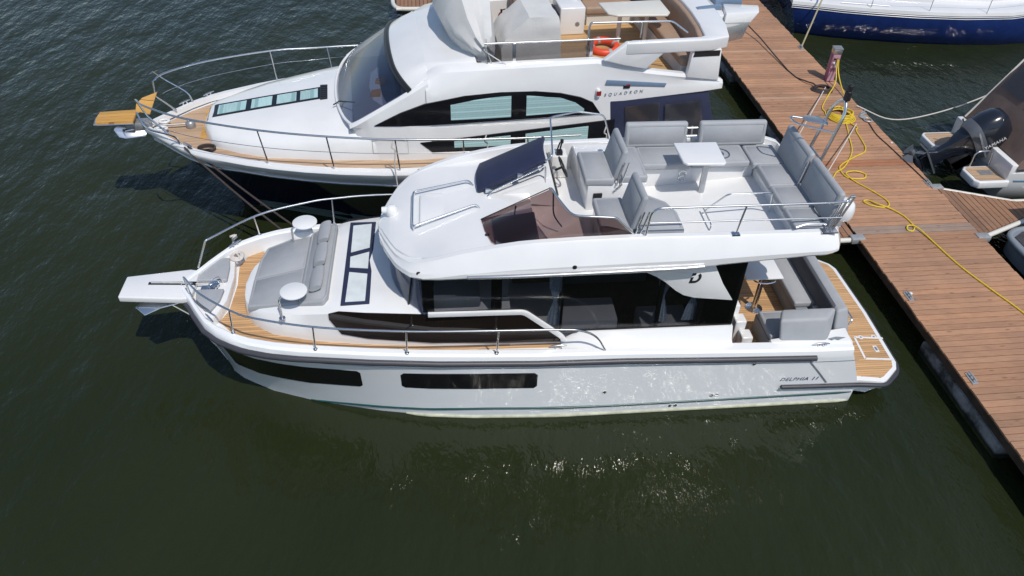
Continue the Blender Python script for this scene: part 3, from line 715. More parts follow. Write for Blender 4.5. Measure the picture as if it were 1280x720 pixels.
MB().box(7.14, 7.24, 1.0, 1.1, 3.36, 3.44).tube([(7.19, 1.05, 3.4), (7.22, 1.05, 3.6)], .015, 8).lathe([(.03, 3.58), (.03, 3.64)], (7.22, 1.05, 0), 10).tube([(7.16, 1.12, 3.4), (7.2, 1.12, 3.55)], .014, 8).build('throttle', M['black'], fly, bevel=.008)
MB().box(7.06, 7.32, .96, 1.26, 2.96, 3.37).build('throttle_box', M['gelcoat'], fly, bevel=.02)

# wind screens
def screen(sd):
    f = lambda x, y, z: (x, sd * y, z)
    B = [f(5.80, .48, 3.17), f(5.84, .8, 3.18), f(5.92, 1.1, 3.2), f(6.04, 1.24, 3.22), f(6.25, 1.31, 3.26), f(6.9, 1.33, 3.37), f(7.5, 1.345, 3.42), f(7.93, 1.35, 3.44)]
    T = [f(6.84, .58, 3.75), f(6.9, .85, 3.75), f(6.97, 1.08, 3.75), f(7.02, 1.22, 3.75), f(7.08, 1.29, 3.75), f(7.3, 1.325, 3.75), f(7.66, 1.34, 3.73), f(7.94, 1.35, 3.45)]
    secs = []
    n = 5
    for b, t in zip(B, T):
        b, t = Vector(b), Vector(t); q = [b.lerp(t, k / n) for k in range(n + 1)]
        o = Vector((-.006, sd * .006, .004))
        secs.append([p for p in q] + [p - o for p in reversed(q)])
    return B, T, secs
B_, T_, S_ = screen(-1)
wsn = MB().loft(S_, True, True).build('wind_deflector', M['brown_acrylic'], YB, smooth=50, label='tinted brown acrylic wind deflector')
tr = MB().tube(fillet([(6.80, -.56, 3.74)] + T_ + [(7.96, -1.35, 3.36)], .05, 4), .017, 8).build('deflector_trim', M['steel'], wsn, smooth=60)
mb = MB(); mb.tube([(6.3, -.5, 3.2), (6.32, -.52, 3.42)], .012, 6); mb.tube(fillet([(6.86, -.6, 3.73), (6.88, -.62, 3.3), (7.02, -.64, 3.1)], .1), .012, 6); mb.tube([B_[0], (6.80, -.56, 3.74)], .008, 6)
mb.build('deflector_strut', M['black'], wsn)
# starboard screen is folded under a navy cover
Bq = [Vector((5.78, .26, 3.2)), Vector((5.86, 1.1, 3.2)), Vector((6.9, .99, 3.75)), Vector((6.84, .24, 3.75))]
secs = []
for i in range(9):
    t = i / 8; a = Bq[0].lerp(Bq[3], t); b = Bq[1].lerp(Bq[2], t)
    row = [a.lerp(b, k / 8) + Vector((-.02, 0, .02)) * math.sin(math.pi * k / 8) * 2 for k in range(9)]
    secs.append(row + [p + Vector((.03, 0, -.055)) for p in reversed(row)])
cvr = MB().loft(secs, True, True).build('screen_cover', M['navy_canvas'], YB, bevel=.008, smooth=40, label='navy canvas cover over the far wind deflector')
mb = MB(); mb.tube(fillet([(5.9, .12, 3.12), (6.0, .17, 3.24), (6.84, .19, 3.68), (6.86, .2, 3.2)], .06), .014, 8)
mb.tube(fillet([(6.84, .24, 3.72), (6.95, .24, 3.82), (7.0, .9, 3.95), (7.02, 1.2, 3.97), (7.5, 1.38, 3.97), (7.95, 1.38, 3.9), (8.1, 1.38, 3.45)], .08), .016, 8)
for p in ((5.95, .2, 3.24), (6.45, .2, 3.5)): mb.box(p[0] - .04, p[0] + .04, p[1] - .02, p[1] + .03, p[2] - .03, p[2] + .03)
mb.build('cover_frame', M['steel'], cvr, smooth=60)

# seats
def seat_base(poly, z1, name='helm_seat'): return MB().prism(poly, 2.93, z1).build(name, M['gelcoat'], YB, bevel=.02)
def cushion(x0, x1, y0, y1, z0, z1, parent, name='seat_cushion', bv=.035): return puff([(x0, y0), (x1, y0), (x1, y1), (x0, y1)], z0, z1, name, M['upholstery'], parent, bv)
def back(p0, p1, z0, z1, lean, th, parent, name='backrest', hinge=None):
    """upright slab from p0 to p1 (x, y); lean = offset of its top (dx, dy)"""
    a, b = Vector((*p0, z0)), Vector((*p1, z0)); d = (b - a).normalized(); nn = Vector((-d.y, d.x, 0)) * th * .5
    l = Vector((*lean, z1 - z0))
    mb = MB().hexa([a - nn, b - nn, b + nn, a + nn], [a - nn * .8 + l, b - nn * .8 + l, b + nn * .8 + l, a + nn * .8 + l])
    o = mb.build(name, M['upholstery'], parent, bevel=.045, seg=3, smooth=65, groove='any')
    return o
def hinge_arm(parent, x, y, z0, z1, lean):
    MB().tube([(x - .03, y, z0), (x - .03 + lean, y, z1)], .013, 6).tube([(x + .04, y, z0), (x + .04 + lean, y, z1)], .013, 6).tube([(x + .06, y, z0 + .02), (x - .05, y, z0 - .1)], .016, 6).build('hinge_arm', M['steel'], parent, smooth=60)
sb = seat_base([(7.50, .0), (8.44, .06), (8.44, 1.32), (7.44, 1.3)], 3.4)
cushion(7.45, 7.92, .0, .88, 3.39, 3.52, sb); cushion(8.0, 8.46, .06, 1.0, 3.39, 3.52, sb)
back((7.94, .04), (7.92, .82), 3.47, 3.98, (.12, 0), .11, sb)
hinge_arm(sb, 7.98, .0, 3.4, 3.8, .09)
MB().box(7.60, 7.74, -.012, .02, 3.16, 3.26).build('switch_panel', M['black'], sb)
sb = seat_base([(7.53, -1.30), (8.66, -1.30), (8.66, -.86), (8.52, -.5), (8.32, -.42), (7.53, -.42)], 3.34)
cushion(7.49, 7.95, -1.31, -.42, 3.34, 3.47, sb)
puff([(8.02, -1.31), (8.70, -1.31), (8.70, -.85), (8.6, -.58), (8.36, -.38), (8.02, -.38)], 3.34, 3.47, 'seat_cushion', M['upholstery'], sb, .035)
back((7.96, -1.27), (7.94, -.55), 3.44, 4.0, (.12, 0), .11, sb)
hinge_arm(sb, 8.0, -1.33, 3.4, 3.8, .09)
# far bench and aft bench
sb = seat_base([(8.46, .62), (10.42, .66), (10.42, 1.3), (8.46, 1.3)], 3.32, 'fly_bench')
cushion(8.48, 9.30, .55, 1.14, 3.31, 3.43, sb); cushion(9.31, 10.30, .57, 1.14, 3.31, 3.43, sb)
back((8.30, 1.18), (9.36, 1.18), 3.41, 3.83, (0, .06), .13, sb); back((9.56, 1.18), (10.72, 1.18), 3.41, 3.83, (0, .06), .13, sb)
MB().tube([(9.46, 1.2, 3.3), (9.46, 1.27, 3.72)], .014, 6).tube([(9.37, 1.25, 3.70), (9.55, 1.25, 3.70)], .012, 6).tube([(9.37, 1.23, 3.56), (9.55, 1.23, 3.56)], .012, 6).build('hinge_arm', M['steel'], sb)
ring = MB().tube([(9.86 + .155 * math.cos(a), .84 + .155 * math.sin(a), 3.433) for a in [i * math.pi / 18 for i in range(36)]], .012, 6, True)
k = len(ring.v)
for i in range(10):
    a0, a1 = -math.pi * .45 + i * .29, -math.pi * .45 + (i + 1) * .29
    P = lambda a, r: (9.84 + r * math.cos(a), .84 + r * math.sin(a), 3.432)
    ring.slab([P(a0, .085), P(a1, .085), P(a1, .045), P(a0, .045)], (0, 0, .006))
ring.box(9.80, 9.86, .76, .90, 3.432, 3.438)
ring.build('seat_emblem', M['emblem'], sb)
sb = seat_base([(10.46, -1.34), (10.93, -1.34), (10.93, 1.3), (10.43, 1.3), (10.43, .6)], 3.32, 'fly_bench')
cushion(10.32, 10.86, .5, 1.12, 3.31, 3.43, sb); cushion(10.37, 10.88, -.15, .49, 3.31, 3.43, sb); cushion(10.37, 10.88, -.76, -.16, 3.31, 3.43, sb); cushion(10.37, 10.84, -1.40, -.77, 3.31, 3.43, sb)
back((10.89, -.12), (10.89, .86), 3.41, 3.95, (.07, 0), .13, sb); back((10.90, -1.24), (10.90, -.18), 3.41, 3.95, (.07, 0), .13, sb)
hinge_arm(sb, 10.86, -.15, 3.4, 3.86, .08); hinge_arm(sb, 10.88, -1.32, 3.4, 3.9, .08)
# folding table
tb = MB().prism([(8.98, .06), (9.03, .0), (9.62, -.02), (9.66, .02), (9.68, .66), (8.97, .66)], 3.72, 3.762).build('fly_table', M['gelcoat'], YB, bevel=.015, seg=3)
MB().lathe([(.13, 2.95), (.13, 2.965), (.055, 2.98), (.05, 3.0), (.05, 3.72)], (9.47, .34, 0), 24).build('pedestal', M['silver'], tb, smooth=45)
mb = MB()
for z in (3.12, 3.22): mb.tube([(9.2 + .06 * math.cos(a), .60, z + .05 * math.sin(a)) for a in [i * math.pi / 6 for i in range(12)]], .01, 6, True)
mb.build('cup_holder', M['steel'], fly)
# guard rails
mb = MB().tube(fillet([(8.1, -1.40, 3.43), (8.12, -1.44, 3.86), (8.2, -1.46, 3.95), (10.66, -1.45, 3.95), (10.98, -1.42, 3.95)], .08), .016, 8)
mb.tube([(8.13, -1.43, 3.68), (10.94, -1.43, 3.68)], .012, 8)
gr = mb.build('guard_rail', M['steel'], YB, smooth=60)
MB().tube([(9.42, -1.42, 3.42), (9.46, -1.46, 3.95)], .015, 8).box(9.36, 9.48, -1.46, -1.38, 3.425, 3.445).build('stanchion', M['steel'], gr)
mb = MB()
for dx in (0, .07): mb.tube([(10.78 + dx, -1.42, 3.42), (10.97 + dx, -1.40, 4.02)], .017, 8)
mb.tube([(10.97, -1.40, 4.02), (11.04, -1.40, 4.02)], .017, 8); mb.box(10.70, 10.94, -1.47, -1.36, 3.425, 3.445)
mb.tube(fillet([(10.3, -1.42, 3.52), (10.45, -1.40, 3.56), (10.76, -1.40, 3.56), (10.80, -1.40, 3.44)], .05), .013, 6)
mb.build('stanchion', M['steel'], gr)
mb = MB().tube(fillet([(9.33, -.26, 2.95), (9.36, -.32, 3.12), (9.55, -.56, 3.55), (10.26, -.54, 3.55), (10.36, -.40, 3.1), (10.40, -.30, 2.95)], .06), .014, 8)
mb.tube(fillet([(9.30, -.74, 2.95), (9.33, -.72, 3.1), (9.33, -.5, 3.1), (9.33, -.26, 3.1)], .05), .012, 8)
mb.build('stair_guard', M['steel'], fly, smooth=60)
MB().prism([(9.45, -1.1), (10.2, -1.1), (10.2, -.6), (9.45, -.6)], 2.951, 2.962).box(9.66, 10.0, -.86, -.82, 2.96, 2.985).build('stair_hatch', M['deck_white'], fly, bevel=.004)
# radome
MB().lathe([(.05, 3.3), (.05, 3.46), (.15, 3.47), (.165, 3.52), (.165, 3.62), (.14, 3.71), (.08, 3.765), (.005, 3.78)], (11.12, -1.10, 0), 28).build('satellite_dome', M['gelcoat'], fly, smooth=50)
# aft mast
mast = MB()
mast.tube(fillet([(11.10, .47, 3.32), (11.34, .43, 4.50), (11.385, .30, 4.66), (11.40, .20, 4.66), (11.37, .09, 4.5), (11.13, .06, 3.32)], .12, 5), .026, 10)
mast.tube([(11.19, .45, 3.75), (11.19, .08, 3.75)], .018, 8); mast.tube([(11.22, .45, 3.75), (11.16, .36, 3.35)], .014, 6)
mast.tube(fillet([(11.30, .08, 4.2), (10.78, .38, 4.22), (10.76, .62, 4.22), (11.30, .46, 4.2)], .08), .016, 8)
ms = mast.build('mast', M['steel'], YB, smooth=60)
MB().prism([(11.0, .44), (11.28, .30), (11.32, .40), (11.24, .60), (11.05, .64), (10.95, .56)], 4.205, 4.225).build('radar_plate', M['silver'], ms, bevel=.008)
MB().lathe([(.05, 4.68), (.055, 4.70), (.055, 4.82), (.04, 4.83), (.045, 4.85), (.045, 4.92), (.02, 4.94)], (11.40, .22, 0), 16).build('anchor_light', M['black'], ms, smooth=50)

# ================= cockpit
MB().box(9.74, 11.9, -1.6, 1.6, .80, .87).build('cockpit_sole', M['teak'], YB)
st = MB()
for i, (x0, z1) in enumerate(((9.98, 1.52), (10.05, 1.36), (10.12, 1.2), (10.19, 1.05))):
    y1 = -.62 - i * .22; st.box(x0 - .06, x0 + .13, y1 - .22, y1, .87, z1)
st.build('cockpit_steps', M['gelcoat'], YB, bevel=.025, seg=3)
MB().tube(fillet([(9.86, -.5, .9), (9.86, -.5, 1.75), (9.86, -.2, 1.8)], .05), .016, 8).build('grab_rail', M['steel'], YB)
bn = MB().prism([(11.20, -.70), (11.42, -.70), (11.42, 1.5), (11.20, 1.5)], .87, 1.22).prism([(10.46, -1.5), (11.42, -1.5), (11.42, -.72), (10.46, -.72)], .87, 1.22).build('cockpit_bench', M['slate_tube'], YB, bevel=.02)
cushion(11.16, 11.62, -.62, 1.5, 1.22, 1.34, bn); cushion(10.46, 11.4, -1.4, -.78, 1.22, 1.34, bn)
mb = MB().hexa([(10.56, -1.58, 1.25), (11.34, -1.60, 1.25), (11.5, -1.36, 1.28), (10.62, -1.34, 1.28)], [(10.50, -1.46, 1.73), (11.30, -1.46, 1.73), (11.56, -1.18, 1.73), (10.62, -1.18, 1.73)])
mb.build('backrest', M['upholstery'], bn, bevel=.05, seg=3, smooth=65)
mb = MB().hexa([(11.56, -1.36, 1.24), (11.86, -1.30, 1.24), (11.86, 1.5, 1.24), (11.56, 1.5, 1.24)], [(11.56, -1.22, 1.66), (11.76, -1.20, 1.70), (11.76, 1.5, 1.70), (11.60, 1.5, 1.66)])
mb.build('backrest', M['upholstery'], bn, bevel=.05, seg=3, smooth=65)
MB().hexa([(11.50, -1.1, 1.35), (11.57, -1.1, 1.35), (11.57, 1.4, 1.35), (11.50, 1.4, 1.35)], [(11.54, -1.1, 1.655), (11.60, -1.1, 1.675), (11.60, 1.4, 1.675), (11.54, 1.4, 1.655)]).build('backrest_panel', M['upholstery_dark'], bn, bevel=.015)
MB().hexa([(11.5, -1.58, .5), (12.04, -1.58, .5), (12.04, 1.58, .5), (11.5, 1.58, .5)], [(11.5, -1.58, 1.26), (11.80, -1.58, 1.30), (11.80, 1.58, 1.30), (11.5, 1.58, 1.26)]).build('transom', M['gelcoat'], YB, bevel=.03)
MB().hexa([(10.4, -1.62, 1.24), (11.8, -1.62, 1.22), (11.8, -1.36, 1.24), (10.4, -1.5, 1.24)], [(10.4, -1.60, 1.37), (11.74, -1.60, 1.345), (11.76, -1.30, 1.37), (10.4, -1.52, 1.39)]).build('aft_coaming', M['gelcoat'], YB, bevel=.02)
tb = MB().hexa([(10.34, -.32, 1.62), (11.0, -.32, 1.62), (11.0, .32, 1.62), (10.34, .32, 1.62)], [(10.34, -.32, 1.65), (11.0, -.32, 1.65), (11.0, .32, 1.65), (10.34, .32, 1.65)]).build('cockpit_table', M['gelcoat'], YB, bevel=.012)
MB().lathe([(.15, .87), (.15, .885), (.06, .91), (.045, .95), (.045, 1.62)], (10.68, -.2, 0), 24).build('pedestal', M['steel'], tb, smooth=45)
MB().tube([(10.7 + .2 * math.cos(a), -.25 + .12 * math.sin(a), 1.58) for a in [i * math.pi / 10 for i in range(20)]], .014, 6, True).build('table_frame', M['steel'], tb)
mb = MB(); mb.tube(fillet([(11.86, -1.15, 1.22), (11.95, -1.15, 1.38), (11.95, 1.2, 1.38), (11.86, 1.2, 1.22)], .08), .018, 8).build('stern_rail', M['steel'], YB)
mb = MB()
for i in (): mb.slab([(11.36 + i * .085, -1.797 - .001 * i, 1.37), (11.42 + i * .085, -1.797, 1.375), (11.45 + i * .085, -1.797, 1.32), (11.40 + i * .085, -1.797, 1.31)], (0, -.004, 0))
mb.slab([(11.36, -1.555, 1.374), (11.42, -1.59, 1.372), (11.47, -1.565, 1.372), (11.53, -1.59, 1.37), (11.58, -1.565, 1.37), (11.66, -1.54, 1.37), (11.5, -1.52, 1.374)], (0, 0, .006))
mb.build('stern_emblem', M['slate_tube'], YB)
MB().box(11.95, 12.0, -1.66, -1.60, .62, .72).build('transom_light', M['steel'], YB)

# ================================================================== pier and finger piers
def boards(mb, x0, x1, y0, y1, z, pitch, along='x', base=(.43, .238, .142), th=.035, odd=None):
    """boards running along the given axis, laid side by side along the other one"""
    rnd = random.Random(int(x0 * 100 + y0 * 7))
    a, e = (y0, y1) if along == 'x' else (x0, x1)
    n = int((e - a) / pitch)
    for i in range(n):
        p = a + i * pitch; q = p + pitch - .014
        k = rnd.uniform(.84, 1.12); h = rnd.uniform(-.02, .02)
        c = (base[0] * k * (1 + h), base[1] * k, base[2] * k * (1 - h))
        if odd:
            oc = odd(p)
            if oc: c = oc
        dz = rnd.uniform(-.003, .003); d0, d1 = rnd.uniform(-.012, .012), rnd.uniform(-.012, .012)
        if along == 'x': mb.box(x0 + d0, x1 + d1, p, q, z - th, z + dz, 0, c)
        else: mb.box(p, q, y0 + d0, y1 + d1, z - th, z + dz, 0, c)
def odd_board(p):
    if 15.02 < p < 15.28: return (.38, .165, .085)
    if 12.35 < p < 12.6 or 10.62 < p < 10.7: return (.33, .24, .19)
    if 21.6 < p < 21.7 or 18.5 < p < 18.62: return (.50, .31, .20)
    return None
ZP = .55
PIER = empty('floating_pier', (0, 0, 0), 0, 'long floating pier with brown cross boards and dark fascia running away along the sterns', 'pier')
mb = MB(); boards(mb, 8.72, 11.38, -2, 46, ZP, .14, 'x', odd=odd_board)
mb.build('deck_boards', M['plank'], PIER, bevel=0)
for x0, x1 in ((8.78, 8.84), (11.27, 11.33)):
    MB().box(x0, x1, -2, 46, .30, .512).build('fascia', M['dark_wood'], PIER)
MB().box(8.9, 9.0, -2, 46, .22, .51).box(11.0, 11.1, -2, 46, .22, .51).box(9.9, 10.0, -2, 46, .22, .51).box(8.9, 11.1, -2, 46, .3, .32).build('joists', M['dark_wood'], PIER)
for y0, y1 in ((1.2, 4.4), (7.05, 9.5), (15.2, 18.2), (20.6, 24.4), (28, 32)):
    MB().box(8.74, 11.36, y0, y1, -.35, .29).build('float', M['concrete'], PIER, bevel=.03)
for x, y, a in ((8.84, 10.42, math.pi / 2), (8.86, 8.28, math.pi / 2), (11.28, 21.9, math.pi / 2), (11.27, 14.25, math.pi / 2), (11.26, 17.62, .6), (8.86, 16.0, math.pi / 2)):
    mb = MB().box(-.13, .13, -.05, .05, 0, .012).move(Matrix.Translation((x, y, ZP + .002)) @ Matrix.Rotation(a, 4, 'Z'))
    cleat(mb, x, y, ZP + .012, a, .95).build('mooring_cleat', M['galv'], PIER, smooth=55)
MB().tube([(11.23 + .1 * math.cos(t), 17.25 + .1 * math.sin(t), ZP + .03) for t in [i * math.pi / 8 for i in range(16)]], .016, 6, True).box(11.1, 11.3, 17.36, 17.5, ZP, ZP + .02).build('mooring_ring', M['galv'], PIER)
MB().lathe([(.03, ZP), (.03, ZP + .02), (.01, ZP + .03)], (11.31, 16.1, 0), 10).build('deck_bolt', M['gelcoat'], PIER)
MB().lathe([(.035, ZP), (.035, ZP + .02), (.01, ZP + .03)], (8.92, 10.5, 0), 10).build('deck_bolt', M['gelcoat'], PIER)

def finger(name, x0, x1, y0, y1, lab, edge, fl=(), gus=None):
    e = empty(name, (0, 0, 0), 0, lab, 'finger pier')
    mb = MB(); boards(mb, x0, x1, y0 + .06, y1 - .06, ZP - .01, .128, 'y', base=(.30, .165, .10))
    if gus:
        lo = lambda x: y0 + min(gus, max(0, x - x0) * .42); hi = lambda x: y1 - min(gus, max(0, x - x0) * .42)
        mb.v = [(x, max(lo(x) + .06, min(hi(x) - .06, y)), z) for x, y, z in mb.v]
    mb.build('deck_boards', M['plank'], e)
    for y in (y0, y1):
        P = [(x0, y, ZP - .06), (x1, y, ZP - .06)]
        if gus: P = [(x, (lo if y == y0 else hi)(x), ZP - .06) for x in (x0, x0 + gus / .42, x1)]
        MB().tube(P, .055, 10).build('edge_tube', edge, e, smooth=60)
    q = gus or 0
    MB().box(x0, x1, y0 + q + .1, y1 - q - .1, .3, .48).build('frame', M['dark_wood'], e)
    for a, b in fl: MB().box(a, b, y0 + .12, y1 - .12, -.3, .28).build('float', M['concrete'], e, bevel=.02)
    xe = x0 if x0 > 9 else x1
    for y in (y0, y1): MB().box(xe - .14, xe + .14, y - .09, y + .09, ZP - .1, ZP + .022).build('hinge_plate', M['galv'], e, bevel=.01)
    return e
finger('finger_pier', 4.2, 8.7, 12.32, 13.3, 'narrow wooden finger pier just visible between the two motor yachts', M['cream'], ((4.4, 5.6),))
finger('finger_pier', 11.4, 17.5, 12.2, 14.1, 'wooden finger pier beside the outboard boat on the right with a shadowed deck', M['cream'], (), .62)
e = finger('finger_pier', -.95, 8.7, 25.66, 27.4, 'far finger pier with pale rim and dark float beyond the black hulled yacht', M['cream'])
MB().box(-.78, .36, 25.78, 27.2, -.3, .40).build('float', M['black'], e, bevel=.02)
MB().box(-.8, .38, 25.74, 25.80, -.02, .06).build('algae_line', simple('algae', (.22, .20, .02), .8, var=.5, vscale=12), e)
MB().box(-.26, .05, 25.772, 25.776, .31, .35).build('float_label', M['gelcoat'], e)
MB().tube(fillet([(.5, 25.66, ZP - .06), (-.95, 25.66, ZP - .06), (-1.1, 26.3, ZP - .06), (-1.0, 27.4, ZP - .06)], .3), .07, 10).build('edge_tube', M['cream'], e, smooth=60)

# ================================================================== second yacht (dark hull)
YT = empty('flybridge_yacht', (-5.898, 15.098, 0), R(4.5),
           'white yacht with a black hull, curved side windows and tan seats on its flybridge', 'motor yacht')
SY = [(.03, 0), (.06, .1), (.2, .26), (.45, .54), (.87, 1.0), (1.29, 1.34), (2.46, 1.88), (3.6, 2.22), (5.1, 2.45), (7, 2.52), (10, 2.48), (12.6, 2.36)]
SZ = [(0, 2.10), (3, 2.05), (5, 2.0), (10, 1.88), (12.6, 1.85)]
WY = [(1.75, 0), (2.1, .12), (3.3, .66), (4.35, 1.18), (6, 1.72), (8, 2.02), (12.6, 2.12)]
def thull(X, z):
    s, zs = interp(SY, X), interp(SZ, X) - .1
    if X < 1.75:
        z0 = 2.0 * (1 - X / 1.75) ** .8; t = max(0, (z - z0) / max(.05, zs - z0)); return s * min(1, t) ** .8
    wl = interp(WY, X)
    return wl * (1 + .2 * z) if z < 0 else wl + (s - wl) * min(1, z / zs) ** 1.25
XS = [.04, .07, .12, .2, .32, .47, .65, .9, 1.2, 1.5, 1.8, 2.2, 2.7, 3.3, 4, 4.8, 5.8, 7, 8.5, 10, 11.2, 11.9]
def skin(name, mat, zf0, zf1, n, cap_top=False, off=0.0):
    secs = []
    for X in XS:
        z0 = 2.0 * (1 - X / 1.75) ** .8 if X < 1.75 else -.4
        a, b = max(zf0(X), z0), max(zf1(X), z0)
        half = [(-max(thull(X, b + (a - b) * k / n) + off, .002), b + (a - b) * k / n) for k in range(n + 1)]
        if cap_top:
            s = interp(SY, X); g = interp(SZ, X)
            half = [(-max(s - .17, .001), g - .10), (-max(s - .15, .001), g), (-max(s - .03, .0015), g), (-max(s, .002), g - .04)] + half
        secs.append([(X, y, z) for y, z in half] + [(X, -y, z) for y, z in reversed(half)])
    mb = MB().loft(secs, closed=False, caps=False)
    l = secs[-1]; m = len(l) // 2
    for k in range(m - 1): mb.add([l[k], l[k + 1], l[-2 - k], l[-1 - k]], [(0, 1, 2, 3)])
    return mb.build(name, mat, YT, smooth=35)
band = lambda X: interp([(0, 1.85), (1.2, 1.72), (3.5, 1.62), (12.5, 1.48)], X)
thl = skin('hull', M['navy_hull'], lambda X: -.4, band, 10)
skin('topsides', M['gelcoat'], band, lambda X: interp(SZ, X) - .06, 4, True, .006)
for sd in (-1, 1):
    pts = [(X, sd * (thull(X, band(X)) + .012), band(X)) for X in (.2, .4, .7, 1, 1.5, 2, 2.6, 3.3, 4, 5, 6, 8, 10, 11.85)]
    MB().tube(pts, .032, 8).build('rub_rail', M['silver'], thl, smooth=60)
    pts = [(X, sd * (thull(X, .12) + .006), .12) for X in (2.0, 2.4, 3, 3.8, 4.8, 6, 8, 10, 12.4)]
    secs = []
    for X in (2.0, 2.4, 3, 3.6, 4.4, 5.2, 6.5, 8, 10, 11.85):
        secs.append([(X, sd * (thull(X, z) + o), z) for z, o in ((-.05, .006), (.12, .006), (interp([(2, .22), (5, .3), (12, .2)], X), .006), (.1, -.02))])
    MB().loft(secs).build('boot_stripe', M['antifoul'], thl, smooth=40)
    MB().slab([(3.2, sd * (thull(3.2, 1.0) + .004), 1.0), (3.9, sd * (thull(3.9, 1.0) + .004), 1.0), (3.9, sd * (thull(3.9, .86) + .004), .86), (3.2, sd * (thull(3.2, .86) + .004), .86)], (0, sd * .004, 0)).build('hull_port', M['black_gloss'], thl)
# deck
dp = [(.2, .12), (.45, .38), (.87, .84), (1.29, 1.18), (2.46, 1.72), (3.6, 2.06), (5.1, 2.29), (7, 2.36), (10, 2.32), (11.85, 2.25)]
tdk = MB().prism([(x, -y) for x, y in dp] + [(x, y) for x, y in reversed(dp)], 1.80, 1.955).build('deck', M['deck_white'], YT)
bowt = [(.42, -.3), (.87, -.76), (1.29, -1.08), (2.46, -1.62), (3.6, -1.95), (5.1, -2.18), (7, -2.24), (9.2, -2.22), (9.2, -1.9), (5, -1.86), (3.9, -1.74), (2.56, -1.45), (1.5, -.9), (1.32, -.4), (1.32, .4), (1.5, .9), (1.29, 1.08), (.87, .76), (.42, .3)]
MB().prism(bowt, 1.94, 1.962).build('teak_deck', M['teak_pale'], tdk)
bd = MB().prism([(1.18, -.55), (1.30, -.55), (1.30, .75), (1.18, .75)], 1.955, 1.967).build('deck_seam', M['teak_gold'], tdk)
# coachroof
secs = []
for X in (1.26, 1.28, 1.33, 1.4, 1.5, 1.7, 2.0, 2.5, 3.1, 3.6, 4.0, 4.4, 4.9):
    b = interp([(1.26, .25), (1.33, .5), (1.5, .86), (2.0, 1.17), (2.56, 1.43), (3.93, 1.72), (4.9, 1.84)], X)
    zc = interp([(1.26, 2.12), (1.4, 2.30), (2.5, 2.44), (3.7, 2.58), (4.9, 2.68)], X); ze = zc - .02 - .13 * min(1, b)
    half = [(0, zc), (-b * .35, zc - .005), (-b * .62, zc - .03), (-b * .85, ze + .03), (-b * .96, ze - .05), (-b, ze - .16), (-b - .02, 1.93)]
    secs.append([(X, y, z) for y, z in half] + [(X, -y, z) for y, z in reversed(half[1:])])
coach = MB().loft(secs, True, True).build('coachroof', M['gelcoat'], YT, smooth=45)
def zc_(X): return interp([(1.26, 2.12), (1.4, 2.30), (2.5, 2.44), (3.7, 2.58), (4.9, 2.68)], X)
hs = MB()
L = [(x, zc_(x)) for x in (1.36, 1.5, 2.0, 2.5, 3.0, 3.5, 3.72)]
hs.loft([[(x, -.27, z - .03), (x, -.27, z + .008), (x, .27, z + .008), (x, .27, z - .03)] for x, z in L])
hso = hs.build('roof_light', M['black_gloss'], YT)
for x0, x1 in ((1.56, 2.13), (2.24, 2.66), (2.76, 3.16), (3.24, 3.6)):
    P = [(x0, .2), (x1, .2), (x1, -.2), (x0, -.2)]
    MB().slab([(x, y, zc_(x) + .009) for x, y in P], (0, 0, .006)).build('pane', M['teal_blind'], hso)
mb = MB(); mb.box(3.65, 3.80, -.32, .34, 2.56, 2.595)
for i in range(7): mb.box(3.66, 3.79, -.30 + i * .09, -.26 + i * .09, 2.594, 2.603)
mb.build('vent_grille', M['black'], coach)
# superstructure
SW = [(4.0, .3), (4.02, .7), (4.1, 1.15), (4.3, 1.66), (4.7, 1.82), (5.4, 1.92), (6.5, 1.95), (11.6, 1.95)]
def side_t(X, z): return interp(SW, X) - .03 * max(0, (z - 2.0))
def sup():
    mb = MB()
    # windscreen-shaped front and roof up to the flybridge coaming
    basea = [(4.30, -1.68, 2.66), (4.16, -1.36, 2.64), (4.06, -.95, 2.63), (4.0, -.5, 2.62), (3.98, 0, 2.62)]
    topa = [(5.40, -1.78, 3.32), (5.24, -1.42, 3.41), (5.14, -1.0, 3.46), (5.10, -.5, 3.49), (5.09, 0, 3.50)]
    full = lambda a: a + [(x, -y, z) for x, y, z in reversed(a[:-1])]
    return full(basea), full(topa)
BA, TA = sup()
lerp = lambda a, b, t: tuple(a[i] + (b[i] - a[i]) * t for i in range(3))
BS = spline(BA, 4); TS = spline(TA, 4)
secs = []
for b, t in zip(BS, TS):
    secs.append([tuple(b.lerp(t, k / 5) + Vector((-.05, 0, .07)) * math.sin(math.pi * k / 5)) for k in range(6)] + [tuple(b.lerp(t, k / 5) + Vector((.02, 0, -.03))) for k in (5, 4, 3, 2, 1, 0)])
twin = MB().loft(secs, True, True).build('windscreen', M['sky_tint_glass'], YT, smooth=50)
def edge_band(P, r, name, mat, par): return MB().tube(P, r, 8).build(name, mat, par, smooth=60)
edge_band([(p.x + .02, p.y, p.z + .01) for p in TS], .06, 'screen_surround', M['black'], twin)
edge_band([(p.x - .01, p.y * 1.0, p.z) for p in BS], .03, 'screen_surround', M['gelcoat'], twin)
for y in ():
    b = min(BS, key=lambda p: abs(p.y - y)); t = min(TS, key=lambda p: abs(p.y - y))
    MB().tube([b + Vector((-.02, 0, .04)), (b + t) / 2 + Vector((-.06, 0, .085)), t + Vector((-.02, 0, .04))], .03, 6).build('screen_mullion', M['black'], twin)
MB().tube([(3.92, -.75, 2.66), (4.05, -.72, 2.72), (4.35, -1.1, 2.86)], .015, 6).build('wiper', M['black'], twin)
